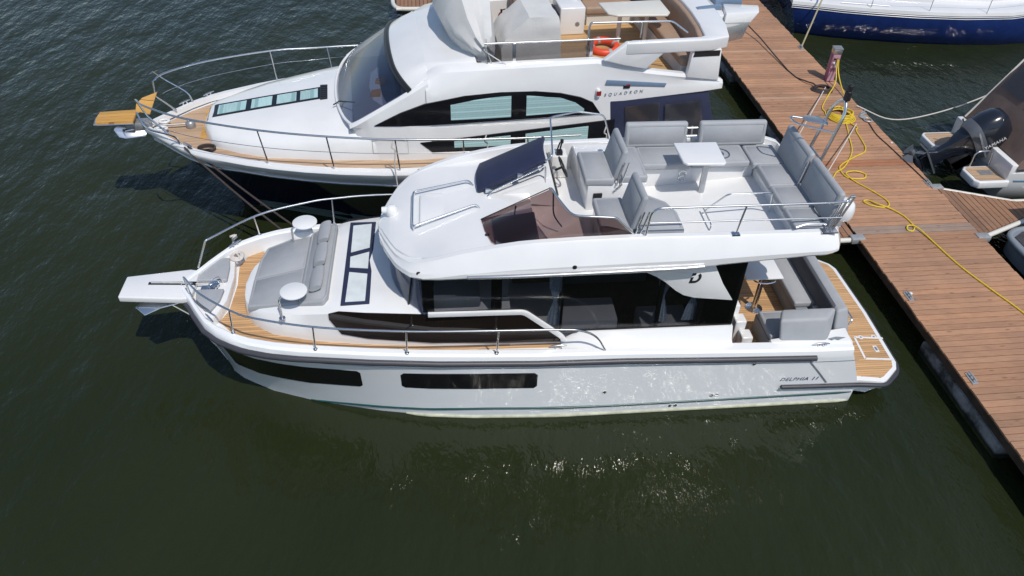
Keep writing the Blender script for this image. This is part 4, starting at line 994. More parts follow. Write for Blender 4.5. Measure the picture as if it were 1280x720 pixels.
# inside behind the screen
for x, y in ((4.78, .05), (4.66, -.5)): MB().hexa([(x, y, 2.66), (x + .2, y - .05, 2.66), (x + .22, y + .2, 2.66), (x + .03, y + .24, 2.66)], [(x + .02, y, 2.70), (x + .22, y - .05, 2.74), (x + .24, y + .2, 2.74), (x + .05, y + .24, 2.70)]).build('dash_cushion', M['amber'], YT)
ins = MB().box(4.3, 5.2, -1.5, 1.5, 2.4, 2.66).build('dashboard', M['interior_grey'], YT)
MB().box(5.3, 5.7, -1.0, -.4, 2.3, 2.95).build('helm_chair', M['beige'], YT, bevel=.05)
MB().box(5.3, 5.7, .1, .7, 2.3, 2.95)  .build('helm_chair', M['beige'], YT, bevel=.05)
# A-frame sides and roof
secs = []
for X in (5.70, 5.8, 6.0, 6.2, 6.5, 6.70, 6.72, 7.2, 8.0, 8.6, 9.0, 9.4, 9.41, 10, 10.6, 11.2, 11.5, 11.62):
    s = interp(SW, X); zt = interp([(5.1, 3.40), (5.4, 3.46), (5.62, 3.52), (5.7, 3.57), (6.0, 3.72), (6.2, 3.75), (9.0, 3.80), (9.85, 3.58), (11.5, 3.32), (11.62, 3.26)], X)
    zc = interp([(5.1, 3.49), (5.4, 3.60), (5.8, 3.74), (6.70, 3.82), (6.72, 3.25), (11.62, 3.16)], X)
    zb = 1.93 if X < 9.405 else interp([(9.4, 2.95), (11.2, 3.06), (11.62, 3.1)], X)
    z1 = 3.22 if X < 9.405 else max(zb + .08, min(3.22, zt - .05))
    ext = X > 6.71
    sh = interp([(5.1, .32), (5.6, .4), (6.2, .28), (9, .16), (9.9, .1), (11.6, .08)], X)
    half = [(0, zc), (-(s - .62), zc - (0 if ext else .03)), (-(s - sh - .16), zc if ext else zt + (zc - zt) * .5), (-(s - sh - .14), zt - .02 if ext else zt + (zc - zt) * .3), (-(s - sh - .11), zt), (-(s - sh), zt), (-(s - sh * .55), zt - .06), (-(s - .07), z1 + (zt - z1) * .45), (-side_t(X, z1), z1), (-side_t(X, zb), zb), (-.4, zb)]
    secs.append([(X, y, z) for y, z in half] + [(X, -y, z) for y, z in reversed(half)])
roof = MB(); rs = []
for p in TS:
    s = abs(p.y) / 1.78
    ye = p.y * .93; ze = interp([(0, 3.730), (1.31, 3.700), (1.40, 3.668), (1.45, 3.605), (1.56, 3.60), (1.73, 3.54)], abs(ye))
    q = Vector((5.76, ye, ze)); o = p + Vector((.015, 0, .015))
    rs.append([tuple(o.lerp(q, k / 4) + Vector((0, 0, .03)) * math.sin(math.pi * k / 4)) for k in range(5)] + [tuple(o.lerp(q, k / 4) - Vector((0, 0, .08))) for k in (4, 3, 2, 1, 0)])
body = MB().loft(secs, True, True).build('superstructure', M['gelcoat'], YT, smooth=32)
roof.loft(rs, True, True).build('roof_front', M['gelcoat'], body, smooth=45)
for sd in (-1, 1):
    # pillar between windscreen and side windows
    secs = []
    for t in [i / 12 for i in range(13)]:
        X = 4.22 + 1.54 * t
        zt = interp([(4.2, 2.62), (4.30, 2.68), (5.40, 3.33), (5.66, 3.46), (5.76, 3.52)], X); y1 = interp([(4.2, 1.62), (4.3, 1.68), (5.4, 1.78), (5.66, 1.74)], X)
        y0 = side_t(X, 2.2)
        secs.append([(X, sd * (y1 - .06), zt + .02), (X, sd * y1, zt + .035), (X, sd * (y1 + .07), zt - .02), (X, sd * (y0 + .01), min(zt - .08, 2.62)), (X, sd * (y0 + .02), 1.93), (X, sd * (y0 - .3), 1.93)])
    MB().loft(secs).build('side_pillar', M['gelcoat'], body, smooth=40)
    def side_panel(top, bot, xs, off, mat, name, par):
        secs = []
        for X in xs:
            z1, z0 = interp(top, X), interp(bot, X)
            q = [z0 + (z1 - z0) * k / 3 for k in range(4)]
            f = lambda z: max(side_t(X, min(z, 3.22)) - max(0, z - 3.22) * .55, 0)
            secs.append([(X, sd * (f(z) + off), z) for z in q] + [(X, sd * (f(z) + off - .03), z) for z in reversed(q)])
        return MB().loft(secs).build(name, mat, par, smooth=35)
    up = side_panel([(4.69, 2.705), (5.2, 2.97), (5.66, 3.14), (6.42, 3.26), (7.11, 3.29), (7.8, 3.27), (8.29, 3.21), (8.7, 3.1), (8.95, 2.98), (9.12, 2.74)], [(4.69, 2.695), (9.12, 2.735)], [4.69, 4.9, 5.2, 5.66, 6.0, 6.42, 7.11, 7.8, 8.29, 8.7, 8.95, 9.11], .03, M['black_gloss'], 'side_window', YT)
    lo = side_panel([(5.54, 2.34), (7.1, 2.44), (9.45, 2.58)], [(5.54, 2.33), (5.77, 2.12), (9.45, 2.06)], [5.54, 5.65, 5.77, 6.5, 7.1, 8, 9, 9.44], .03, M['black_gloss'], 'side_window', YT)
    side_panel([(6.15, 3.10), (6.6, 3.17), (7.11, 3.21), (7.32, 3.21)], [(6.15, 2.79), (7.32, 2.785)], [6.15, 6.6, 7.0, 7.32], .036, M['teal_blind'], 'window_blind', up)
    side_panel([(7.62, 3.20), (8.29, 3.12), (8.7, 2.96), (8.78, 2.86)], [(7.62, 2.79), (8.78, 2.82)], [7.62, 8.0, 8.29, 8.6, 8.78], .036, M['teal_blind'], 'window_blind', up)
    side_panel([(6.2, 2.34), (7.32, 2.39)], [(6.2, 2.2), (7.32, 2.18)], [6.2, 6.8, 7.32], .036, M['teal_blind'], 'window_blind', lo)
    side_panel([(7.62, 2.40), (8.9, 2.48)], [(7.62, 2.17), (8.9, 2.15)], [7.62, 8.2, 8.9], .036, M['teal_blind'], 'window_blind', lo)
    # trims, name and light on the wing
    y = sd * 1.905
    MB().hexa([(9.17, y, 3.32), (10.40, y, 3.20), (10.43, y, 3.28), (9.2, y, 3.42)], [(9.17, y + sd * .02, 3.32), (10.40, y + sd * .02, 3.20), (10.43, y + sd * .02, 3.28), (9.2, y + sd * .02, 3.42)]).build('wing_vent', M['blue_grey'], body, bevel=.006)
    MB().lathe([(.05, -.0), (.05, .12), (.03, .15)], (9.04, sd * 1.93, 3.1), 12).build('side_light', M['gelcoat'], body, bevel=0)
    MB().box(9.0, 9.09, min(sd * 1.96, sd * 1.985), max(sd * 1.96, sd * 1.985), 3.13, 3.22).build('side_light_lens', M['red'], body)
    MB().slab([(x, sd * 1.3, z) for x, z in [(9.02, 3.78), (9.50, 4.16), (10.5, 4.16), (10.35, 3.94), (10.15, 3.92), (9.85, 3.58), (9.6, 3.62)]], (0, sd * .62, 0)).build('arch_leg', M['gelcoat'], body, bevel=.04, seg=3) if False else None
text_obj('yacht_name', 'SQUADRON', .088, M['slate_tube'], body, (9.17, -1.925, 3.08), (1, 0, .05), (0, -.02, 1), .003, .25, 1.95)
MB().box(9.55, 9.68, -1.93, -1.9, 3.225, 3.275).build('yacht_badge', M['black'], body); MB().box(9.61, 9.68, -1.93, -1.89, 3.275, 3.305).build('yacht_badge', M['red'], body)
MB().prism([(6.75, -1.5), (11.5, -1.55), (11.5, 1.55), (6.75, 1.5)], 3.15, 3.262).build('fly_sole', M['fly_teak'], YT)

# flybridge rim carried over the stern
def rim():
    o = [(9.50, -1.96), (11.2, -1.97), (11.58, -1.86), (11.74, -1.3), (11.84, -.6), (11.86, 0)]; o = o + [(x, -y) for x, y in reversed(o[:-1])]
    i = [(9.62, -1.83), (11.0, -1.83), (11.12, -1.76), (11.22, -1.2), (11.3, -.5), (11.32, 0)]; i = i + [(x, -y) for x, y in reversed(i[:-1])]
    secs = [[(a[0], a[1], 3.92), (a[0], a[1], 4.12), (a[0], a[1], 4.16), (b[0], b[1], 4.16), (b[0], b[1], 3.90)] for a, b in zip(o, i)]
    return MB().loft(secs).build('aft_rim', M['gelcoat'], YT, bevel=.025, smooth=45)
rimo = rim()
for sd in (-1, 1):
    MB().slab([(x, sd * 1.82, z) for x, z in [(9.08, 3.82), (9.52, 4.15), (10.4, 4.15), (10.4, 3.94), (10.28, 3.92), (9.95, 3.60), (9.5, 3.70)]], (0, sd * .13, 0)).build('arch_leg', M['gelcoat'], rimo, bevel=.03, seg=3)
    MB().slab([(x, sd * 1.80, z) for x, z in [(10.86, 3.93), (11.45, 3.93), (11.5, 3.28), (10.82, 3.38)]], (0, sd * .13, 0)).build('arch_leg', M['gelcoat'], rimo, bevel=.02)
    MB().slab([(x, sd * 1.925, z) for x, z in [(10.9, 3.91), (11.42, 3.91), (11.42, 3.80), (10.88, 3.80)]], (0, sd * .012, 0)).build('arch_recess', M['black'], rimo)
# tan seating
def tan(x0, x1, y0, y1, z0, z1, name='fly_seat', bv=.05, par=YT): return MB().box(x0, x1, y0, y1, z0, z1).build(name, M['beige'], par, bevel=bv, seg=3, smooth=60)
u = tan(9.55, 11.28, 1.15, 1.75, 3.5, 3.68); MB().box(9.6, 11.2, 1.2, 1.75, 3.26, 3.5).build('seat_base', M['cream'], u)
tan(9.55, 11.2, 1.62, 1.82, 3.6, 4.1, 'backrest', .05, u)
sa = MB().prism([(10.75, -1.7), (11.1, -1.7), (11.25, -.8), (11.3, 0), (11.25, .8), (11.1, 1.6), (10.6, 1.6), (10.72, .6), (10.75, 0)], 3.5, 3.68).build('fly_seat', M['beige'], YT, bevel=.05, seg=3, smooth=60)
MB().prism([(10.8, -1.65), (11.1, -1.65), (11.25, 0), (11.1, 1.6), (10.7, 1.6)], 3.26, 3.5).build('seat_base', M['cover'], sa)
MB().loft([[(x, y, 3.66), (x + .05, y, 4.10), (x + .17, y, 4.10), (x + .12, y, 3.66)] for x, y in ((10.95, -1.78), (11.08, -1.2), (11.15, -.5), (11.17, 0), (11.15, .5), (11.08, 1.2), (10.95, 1.7))]).build('backrest', M['beige'], sa, bevel=.03, smooth=60)
tan(7.9, 8.75, 1.05, 1.45, 3.26, 3.68); tan(7.9, 8.75, 1.40, 1.52, 3.6, 4.0, 'backrest', .04)
un = MB().box(8.86, 9.42, .70, 1.5, 3.26, 3.86).build('wet_bar', M['gelcoat'], YT, bevel=.03, seg=3)
MB().box(8.66, 8.85, .78, 1.4, 3.27, 3.7).build('bar_fridge', M['black'], un); MB().lathe([(.05, 0), (.05, .015), (.02, .018)], (9.25, .695, 3.5), 14, 'y').build('bar_vent', M['grey_metal'], un)
mb = MB().lathe([(.32, 3.9), (.34, 3.92), (.34, 3.97), (.2, 4.1)], (7.95, .72, 0), 8)
hs = MB().box(7.75, 7.95, .35, .95, 3.26, 3.7).build('pilot_seat', M['beige'], YT, bevel=.05, seg=3, smooth=60)
MB().hexa([(7.86, .35, 3.66), (8.06, .35, 3.66), (8.06, .95, 3.66), (7.86, .95, 3.66)], [(7.72, .40, 4.3), (7.9, .40, 4.35), (7.9, .9, 4.35), (7.72, .9, 4.3)]).build('backrest', M['beige'], hs, bevel=.06, seg=3, smooth=60)
tb = MB().prism([(9.62, .50), (9.66, -.12), (9.82, -.24), (10.88, -.34), (10.98, -.2), (11.0, .52)], 3.98, 4.03).build('fly_table', M['cream'], YT, bevel=.02, seg=3)
for x in (10.0, 10.6): MB().tube([(x, .1, 3.26), (x, .1, 3.98)], .045, 12).build('table_leg', M['cream'], tb, smooth=60)
# rails and glass on the near side
fr = MB().tube([(6.85, -1.6, 4.13), (9.48, -1.6, 4.10)], .02, 8)
fr = fr.build('fly_rail', M['steel'], YT, smooth=60)
for x in (7.42, 8.92): MB().box(x - .03, x + .03, -1.62, -1.58, 3.72, 4.11).build('rail_post', M['steel'], fr)
MB().box(6.9, 8.9, -1.602, -1.596, 3.76, 4.10).build('rail_glass', M['clear_vinyl'], fr)
MB().tube(fillet([(8.86, -1.56, 3.74), (8.86, -1.56, 4.42), (10.5, -1.56, 4.38), (10.82, -1.62, 4.16)], .08), .022, 8).tube([(9.9, -1.56, 4.40), (9.88, -1.6, 4.1)], .016, 8).build('rail_hoop', M['steel'], fr, smooth=60)
MB().tube([(6.9, -1.66, 3.76), (6.84, -1.62, 4.14), (6.98, -1.66, 3.76)], .012, 6).tube([(6.84, -1.62, 4.0), (7.3, -1.74, 3.72)], .012, 6).build('rail_stay', M['steel'], fr)
# cockpit tent
tent = MB().hexa([(9.42, -1.96, 1.9), (11.75, -1.92, 1.86), (11.75, 1.92, 1.86), (9.42, 1.96, 1.9)], [(9.30, -1.93, 2.97), (11.36, -1.88, 3.08), (11.36, 1.88, 3.08), (9.30, 1.93, 2.97)]).build('cockpit_tent', M['navy_canvas'], YT, bevel=.03)
for x0, x1, x2, x3 in ((9.62, 10.34, 10.42, 9.72), (10.46, 11.22, 11.4, 10.54)):
    MB().slab([(x0, -1.950, 2.84), (x1, -1.945, 2.90), (x2, -1.962, 2.05), (x3, -1.965, 2.05)], (0, -.006, 0)).build('tent_window', M['clear_vinyl'], tent)
MB().slab([(11.42, -1.7, 2.98), (11.42, -.2, 2.98), (11.73, -.2, 2.02), (11.73, -1.75, 2.02)], (.012, 0, 0)).build('tent_window', M['clear_vinyl'], tent)
MB().prism([(11.8, -2.0), (12.5, -1.7), (12.6, 0), (12.5, 1.7), (11.8, 2.0)], .38, .52).build('swim_platform', M['gelcoat'], YT, bevel=.02)
# folding boarding crane aft
cr = MB().hexa([(12.02, -.62, 3.78), (12.62, -.60, 3.86), (12.86, -.14, 3.90), (12.2, .0, 3.84)], [(12.06, -.56, 4.08), (12.80, -.56, 4.08), (12.96, -.16, 4.08), (12.22, .02, 4.08)]).build('folding_gangway', M['gelcoat'], YT, bevel=.03)
MB().hexa([(11.9, -.62, 3.45), (12.5, -.62, 3.55), (12.5, -.5, 3.55), (11.9, -.5, 3.45)], [(11.98, -.6, 3.9), (12.62, -.6, 3.9), (12.62, -.48, 3.9), (11.98, -.48, 3.9)]).build('gangway_side', M['silver'], cr, bevel=.01)
MB().hexa([(11.7, -.4, 3.95), (12.1, -.5, 3.9), (12.2, .5, 3.9), (11.8, .7, 3.95)], [(11.72, -.4, 4.05), (12.12, -.46, 4.0), (12.22, .5, 4.0), (11.82, .7, 4.05)]).build('gangway_step', M['gelcoat'], cr, bevel=.02)
for y in (-.42, .42):
    MB().hexa([(11.45, y - .06, 4.165), (12.0, y + .0, 4.10), (12.0, y + .1, 4.10), (11.45, y + .06, 4.165)], [(11.5, y - .05, 4.185), (12.0, y + .0, 4.2), (12.0, y + .1, 4.2), (11.5, y + .05, 4.185)]).build('gangway_bracket', M['blue_grey'], cr)
MB().hexa([(12.1, .1, 3.95), (12.7, .06, 3.95), (12.7, .5, 3.95), (12.1, .5, 3.95)], [(12.1, .12, 4.1), (12.66, .1, 4.3), (12.66, .5, 4.3), (12.1, .5, 4.1)]).build('gangway_arm', M['blue_grey'], cr, bevel=.02)
# bow platform, anchor, rails
bp = MB().prism([(-.78, -.22), (-.80, -.05), (-.78, .24), (-.06, .26), (-.06, -.26)], 2.26, 2.32).build('bow_platform', M['teak_gold'], YT, bevel=.01)
MB().tube(fillet([(-.06, -.27, 2.26), (-.80, -.24, 2.26), (-.83, 0, 2.26), (-.80, .26, 2.26), (-.06, .27, 2.26)], .06), .022, 6).build('platform_rim', M['steel'], bp)
MB().slab([(0, .08, 2.52), (.13, .14, 2.62), (.43, .20, 2.70), (.22, .0, 2.31), (.05, .02, 2.37), (-.05, .0, 2.34)], (.0, .03, -.012)).build('folded_step', M['teak_gold'], bp, bevel=.008)
mb = MB().slab([(-.50, -.16, 2.10), (-.42, -.22, 1.96), (-.30, -.22, 1.92), (-.25, -.1, 2.0), (-.34, -.06, 2.18)], (.02, .02, .03)).slab([(-.36, -.14, 2.06), (-.30, -.22, 1.92), (.08, -.2, 1.94), (.08, -.08, 2.02)], (.02, .02, .03))
mb.tube([(-.3, -.12, 2.04), (.15, -.05, 2.1)], .03, 8).build('anchor', M['steel'], bp, bevel=.005)
MB().box(-.28, .2, -.12, .12, 2.02, 2.2).build('anchor_roller', M['grey_metal'], bp, bevel=.03)
mb = MB().lathe([(.09, 1.95), (.10, 2.0), (.10, 2.08), (.06, 2.12)], (.95, .02, 0), 14).tube([(.9, .02, 2.05), (.3, 0, 2.06)], .02, 6)
mb.build('windlass', M['grey_metal'], YT, smooth=50)
for y in (-.16, .16): MB().tube([(.42 + .1 * math.cos(a), y + .07 * math.sin(a), 2.07) for a in [i * math.pi / 6 for i in range(12)]], .025, 8, True).build('fairlead', M['gelcoat'], YT, smooth=60)
def bow_rail(sd):
    top = [(.16, sd * .42, 2.86), (.4, sd * .78, 2.88), (1.2, sd * 1.42, 2.9), (2.6, sd * 2.02, 2.87), (4.0, sd * 2.34, 2.80), (5.3, sd * 2.5, 2.74), (7, sd * 2.56, 2.66), (8.6, sd * 2.52, 2.6)]
    if sd > 0: top = [(.36, .36, 2.86), (.55, .74, 2.86), (1.3, 1.36, 2.8), (2.6, 1.94, 2.72), (3.4, 2.12, 2.66), (4.7, 2.34, 2.58), (8.6, 2.46, 2.5)]
    q = spline(top, 5)
    r = MB().tube(fillet([(.62, sd * .52, 2.12), (.3, sd * .45, 2.5)], .1) + q, .02, 8).build('bow_rail', M['steel'], YT, smooth=60)
    MB().tube([(p.x, p.y - sd * .03, 2.1 + (p.z - 2.1) * .52) for p in q[3:]], .006, 6).build('life_line', M['steel'], r)
    for x in (.9, 2.62, 3.86, 5.1, 6.36, 7.6):
        y = sd * (interp(SY, x) - .1); ty = interp([(p.x, p.y) for p in q], x - .06); tz = interp([(p.x, p.z) for p in q], x - .06)
        if x < 1: MB().tube(fillet([(x, y, 2.07), (x - .05, y + sd * .02, 2.3), (x - .5, ty, 2.6), (x - .62, ty - sd * .2, 2.86)], .2), .018, 8).build('stanchion', M['steel'], r)
        else: MB().tube([(x, y, interp(SZ, x) - .02), (x - .06, ty, tz)], .016, 8).build('stanchion', M['steel'], r)
bow_rail(-1); bow_rail(1)
for X0, X1, z0, z1 in ((5.02, 5.02, 2.0, 2.5),):
    pass
sy = lambda x, z: -(side_t(x, z) + .004)
ln = MB().tube([(4.62, -1.825, 2.12), (5.3, -1.925, 2.12), (5.3, -1.92, 2.40), (4.62, -1.815, 2.40), (4.62, -1.825, 2.12)], .006, 4).build('locker_seam', M['grey_tape'], YT)
for x, y in ((1.05, -1.04), (1.2, 1.2), (.75, .84)): cleat(MB(), x, y, interp(SZ, x), .8 if y > 0 else -.8, 1.1).build('cleat', M['steel'], YT, smooth=60)
TM = YT.matrix_basis.copy()
def T2W(x, y, z): return tuple(TM @ Vector((x, y, z)))
def B2W(x, y, z): return tuple(YB.matrix_basis @ Vector((x, y, z)))

# ================================================================== things lying on the second yacht
def wrinkle(k, s):
    from mathutils import noise as mn
    return lambda co: Vector((mn.noise(co * s), mn.noise(co * s + Vector((7, 1, 3))), mn.noise(co * s + Vector((2, 9, 5))))) * k
secs = []
for y, zt, x0, x1 in ((-1.50, .30, 6.62, 7.02), (-1.40, .45, 6.42, 7.08), (-1.05, .72, 6.2, 7.16), (-.6, .98, 6.04, 7.2), (0, 1.15, 5.98, 7.22), (.6, 1.2, 5.98, 7.22), (1.1, 1.1, 6.1, 7.16), (1.45, .7, 6.4, 7.0)):
    r = []
    for k in range(13):
        t = k / 12
        h = zt * (min(1, (t / .42)) ** .55 if t < .42 else 1 - .16 * ((t - .42) / .58) ** 2) * (1 + .05 * math.sin(t * 9 + y * 5))
        x = x0 + (x1 - x0) * t + .34 * (1 - t) ** 2 * (1 - min(1, h / .5))
        if t > .93: h *= .35
        r.append((x, y + .05 * math.sin(k * 1.7 + y * 3), 3.74 + h))
    r += [(x1, y, 3.70), (x0 + .34, y, 3.70)]
    secs.append(r)
cv = MB().loft(secs).build('screen_cover', M['cover'], None, smooth=38, disp=wrinkle(.035, 2.6))
cv.location = T2W(0, 0, 0); cv.rotation_euler = (0, 0, R(4.5))
tag(cv, 'tall pointed grey fabric cover over the front of the far flybridge', 'cover')
mb = MB()
P = [[(7.30, -.95, 3.27), (8.52, -.95, 3.27), (8.52, .25, 3.27), (7.30, .25, 3.27)], [(7.28, -.93, 3.72), (8.50, -.93, 3.7), (8.50, .25, 3.7), (7.28, .25, 3.72)], [(7.40, -.9, 3.92), (8.48, -.9, 3.9), (8.48, .22, 3.9), (7.40, .22, 3.92)],
     [(7.62, -.88, 4.12), (8.46, -.88, 4.14), (8.46, .2, 4.14), (7.62, .2, 4.12)], [(7.86, -.86, 4.30), (8.44, -.86, 4.28), (8.42, .2, 4.28), (7.84, .2, 4.30)]]
S = []
for lay in P:
    q = []
    for i in range(4):
        a, b = Vector(lay[i]), Vector(lay[(i + 1) % 4])
        for k in range(6): q.append(a.lerp(b, k / 6))
    S.append(q)
S2 = []
for a, b in zip(S, S[1:]):
    for k in range(3): S2.append([p.lerp(q, k / 3) for p, q in zip(a, b)])
S2.append(S[-1])
cc = mb.loft(S2).build('console_cover', M['cover'], None, smooth=28, disp=wrinkle(.025, 4.5))
cc.location = T2W(0, 0, 0); cc.rotation_euler = (0, 0, R(4.5))
tag(cc, 'boxy grey fabric cover draped over the helm console, behind the taller pointed cover', 'cover')
lb = MB().tube([(.27 * math.cos(a), .27 * math.sin(a), 0) for a in [i * math.pi / 20 for i in range(40)]], .075, 12, True)
lbo = lb.build('lifebuoy', M['orange'], None, smooth=80); lbo.location = T2W(9.62, -.18, 3.345); lbo.rotation_euler = (R(6), 0, 0)
for a in (.3, 1.87, 3.44, 5.01):
    MB().tube([(.27 * math.cos(a + d), .27 * math.sin(a + d), 0) for d in (-.12, -.04, .04, .12)], .079, 12).build('reflective_band', M['grey_tape'], lbo, smooth=80)
tag(lbo, 'orange lifebuoy with grey bands lying on the far yacht upper deck', 'lifebuoy')
fe = MB().lathe([(.06, 0), (.075, .03), (.075, .38), (.05, .44), (.02, .46)], n=16).build('fire_extinguisher', M['red'], None, smooth=50)
fe.location = T2W(7.62, 1.0, 3.262)
MB().box(-.02, .02, -.02, .02, .46, .52).tube([(0, 0, .5), (.09, 0, .53)], .012, 6).build('valve', M['black'], fe)
tag(fe, 'dark red fire extinguisher standing behind the grey pointed cover', 'extinguisher')

# ================================================================== ropes and cables
def rope(name, pts, r, mat, lab, cat='rope', n=6, group=None, sm=True):
    p = spline(pts, n) if sm else [Vector(q) for q in pts]
    return tag(MB().tube(p, r, 7).build(name, mat, None, smooth=80), lab, cat, group)
def sag(a, b, s, n=12): return [tuple(Vector(a).lerp(Vector(b), i / n) - Vector((0, 0, s * 4 * (i / n) * (1 - i / n)))) for i in range(n + 1)]
ZC = ZP + .016
yc = [(11.20, 19.50, 1.25), (11.18, 19.38, 1.0), (11.08, 19.05, .75), (10.78, 18.7, ZC), (10.50, 18.3, ZC), (10.31, 17.98, ZC), (10.30, 17.75, ZC)]
for k in range(4):
    rr = 1 - .1 * k
    for a in range(8):
        t = math.pi * .9 + a * math.pi / 4 + k * .25
        yc.append((10.60 + .36 * rr * math.cos(t), 17.5 + .40 * rr * math.sin(t), ZC + .018 * k + .012 * (a % 2)))
yc += [(10.78, 16.95, ZC), (10.68, 16.74, ZC), (10.56, 15.98, ZC), (10.4, 15.68, ZC), (10.12, 15.51, ZC), (9.62, 15.17, ZC), (9.46, 14.93, ZC), (9.5, 14.58, ZC), (9.84, 14.52, ZC), (9.97, 14.70, ZC), (9.78, 14.82, ZC + .02), (9.5, 14.72, ZC + .03), (9.6, 14.4, ZC), (9.81, 14.01, ZC), (9.96, 13.62, ZC), (9.91, 13.40, ZC), (9.73, 13.35, ZC), (9.50, 13.46, ZC), (9.42, 13.60, ZC), (9.54, 13.64, ZC), (9.68, 13.43, ZC + .03), (9.88, 13.28, ZC + .01), (10.05, 12.99, ZC), (10.08, 12.62, ZC), (9.97, 12.45, ZC), (9.88, 12.50, ZC), (9.95, 12.62, ZC + .02), (10.10, 12.52, ZC + .03), (10.22, 11.97, ZC), (10.33, 11.24, ZC), (10.55, 10.48, ZC), (10.77, 9.77, ZC), (11.0, 8.6, ZC), (11.1, 7.2, ZC)]
rope('shore_cable', yc, .0165, M['yellow'], 'long yellow shore power cable coiled at the pedestal and trailing along the pier', 'cable', 4)
y2 = [(11.23, 19.50, 1.22), (11.26, 19.36, .9), (11.22, 18.9, .68), (11.14, 18.3, ZC), (11.02, 18.05, ZC)]
for k in range(3):
    for a in range(7):
        t = .9 - a * math.pi / 3.5 - k * .3
        y2.append((10.66 + .30 * math.cos(t), 17.62 + (.34 - .05 * k) * math.sin(t), ZC + .045 + .015 * k))
y2 += [(10.55, 17.0, ZC), (10.35, 16.4, ZC), (10.1, 15.7, ZC), (9.62, 15.05, ZC), (9.3, 14.8, ZC), (8.95, 14.3, ZC), (8.7, 14.0, ZC + .02), (8.4, 13.2, .8), (7.5, 11.5, 1.3)]
rope('shore_cable', y2, .0165, M['yellow'], 'second yellow power cable leading from the coil down towards the nearest yacht stern', 'cable', 4)
cl = []
for k in range(4):
    for a in range(9):
        t = a * math.pi / 4.5 + k; cl.append((10.76 + (.30 - .03 * k) * math.cos(t), 19.06 + (.22 - .02 * k) * math.sin(t), ZC + .02 * k))
cl += [(10.60, 19.35, ZC + .05), (10.44, 19.56, ZC + .04)]
cl += [(10.26, 20.3, ZC), (9.96, 23.4, .8), (8.6, 24.6, 1.4)]
rope('mooring_line', cl, .02, M['rope_dark'], 'dark rope coiled flat on the pier left of the magenta pedestal', 'rope', 3)
rope('mooring_line', [(11.1, 17.4, ZC), (11.2, 17.15, ZC), (11.12, 16.55, ZC), (11.16, 15.99, ZC), (11.22, 15.14, ZC), (11.27, 14.3, ZC)], .012, M['rope_dark'], 'thin dark line lying along the right edge of the pier boards', 'rope')
rope('mooring_line', [(11.26, 18.0, ZP + .05)] + [(12.07, 17.53, .42), (13.22, 17.55, .55), (14.5, 17.65, .95), (15.2, 17.7, 1.4)], .018, M['rope_white'], 'white mooring line hanging in a curve from pier edge to the brown canopy boat', 'rope')
rope('mooring_line', sag((10.89, 19.15, ZP + .03), B2W(11.07, 1.66, 1.36), .02), .014, M['rope_white'], 'left of two taut white lines crossing from the nearest yacht to the pier', 'rope', 2)
rope('mooring_line', sag((10.83, 17.06, ZP + .03), B2W(12.0, 1.62, 1.30), .02), .014, M['rope_white'], 'right of two taut white lines, ending by the yellow coil on the pier', 'rope', 2)
rope('mooring_line', sag((11.30, 21.9, ZP + .05), (14.2, 26.3, 2.6), .03), .026, M['rope_tan'], 'thick tan rope rising from the far pier edge to the blue sailing boat', 'rope', 2)
rope('mooring_line', sag((8.84, 16.0, ZP + .05), T2W(11.8, -1.9, 1.9), .12), .02, M['rope_white'], 'slack white line from the black hulled yacht stern to the pier edge', 'rope', 2)
a = T2W(1.05, -1.06, 2.12)
b = (-1.6, 12.45, .25)
rope('mooring_line', sag(a, b, .12), .022, M['rope_dark'], 'upper strand of the doubled dark bow line of the black hulled yacht', 'rope', 2, 'doubled bow line')
rope('mooring_line', sag((a[0] - .06, a[1] - .04, a[2]), (b[0] - .25, b[1] - .2, b[2]), .16), .022, M['rope_dark'], 'lower strand of the doubled dark bow line of the black hulled yacht', 'rope', 2, 'doubled bow line')
cl = []
c0 = T2W(1.38, -1.0, 1.98)
for k in range(3):
    for q in range(8): cl.append((c0[0] + .16 * math.cos(q * .785), c0[1] + .11 * math.sin(q * .785), 2.0 + .02 * k))
rope('rope_coil', cl, .02, M['rope_dark'], 'small dark rope coil beside the bow cleat of the far yacht', 'rope', 3)
cl = []
for k in range(3):
    for q in range(8): cl.append(B2W(1.66 + (.11 - .02 * k) * math.cos(q * .785), .83 + (.12 - .02 * k) * math.sin(q * .785), 1.62 + .015 * k))
cl += [B2W(1.56, 1.05, 1.64), B2W(1.56, 1.2, 1.76), B2W(1.62, 1.16, 1.80), B2W(1.56, 1.1, 1.79), B2W(1.60, 1.22, 1.80), B2W(1.52, 1.14, 1.82)]
rope('rope_coil', cl, .02, M['rope_white'], 'flat white rope coil on the nearest yacht foredeck', 'rope', 3)
for i, (x, lab) in enumerate(((5.0, 'short white rope hanging from the far yacht rail, nearest its bow'), (6.75, 'knotted white rope hanging on the far yacht rail by the middle window'), (9.1, 'white rope tied on the far yacht rail beside the nearest yacht flybridge'))):
    yy = -(interp(SY, min(x, 9)) + .05) + (.07 if x > 6 else 0)
    tz = 2.72
    rope('fender_rope', [T2W(x, yy, tz), T2W(x - .03, yy - .02, tz - .12), T2W(x + .03, yy, tz - .2), T2W(x + .0, yy - .02, tz - .5), T2W(x + .02, yy - .03, 1.75)], .014, M['rope_white'], lab, 'rope', 5)

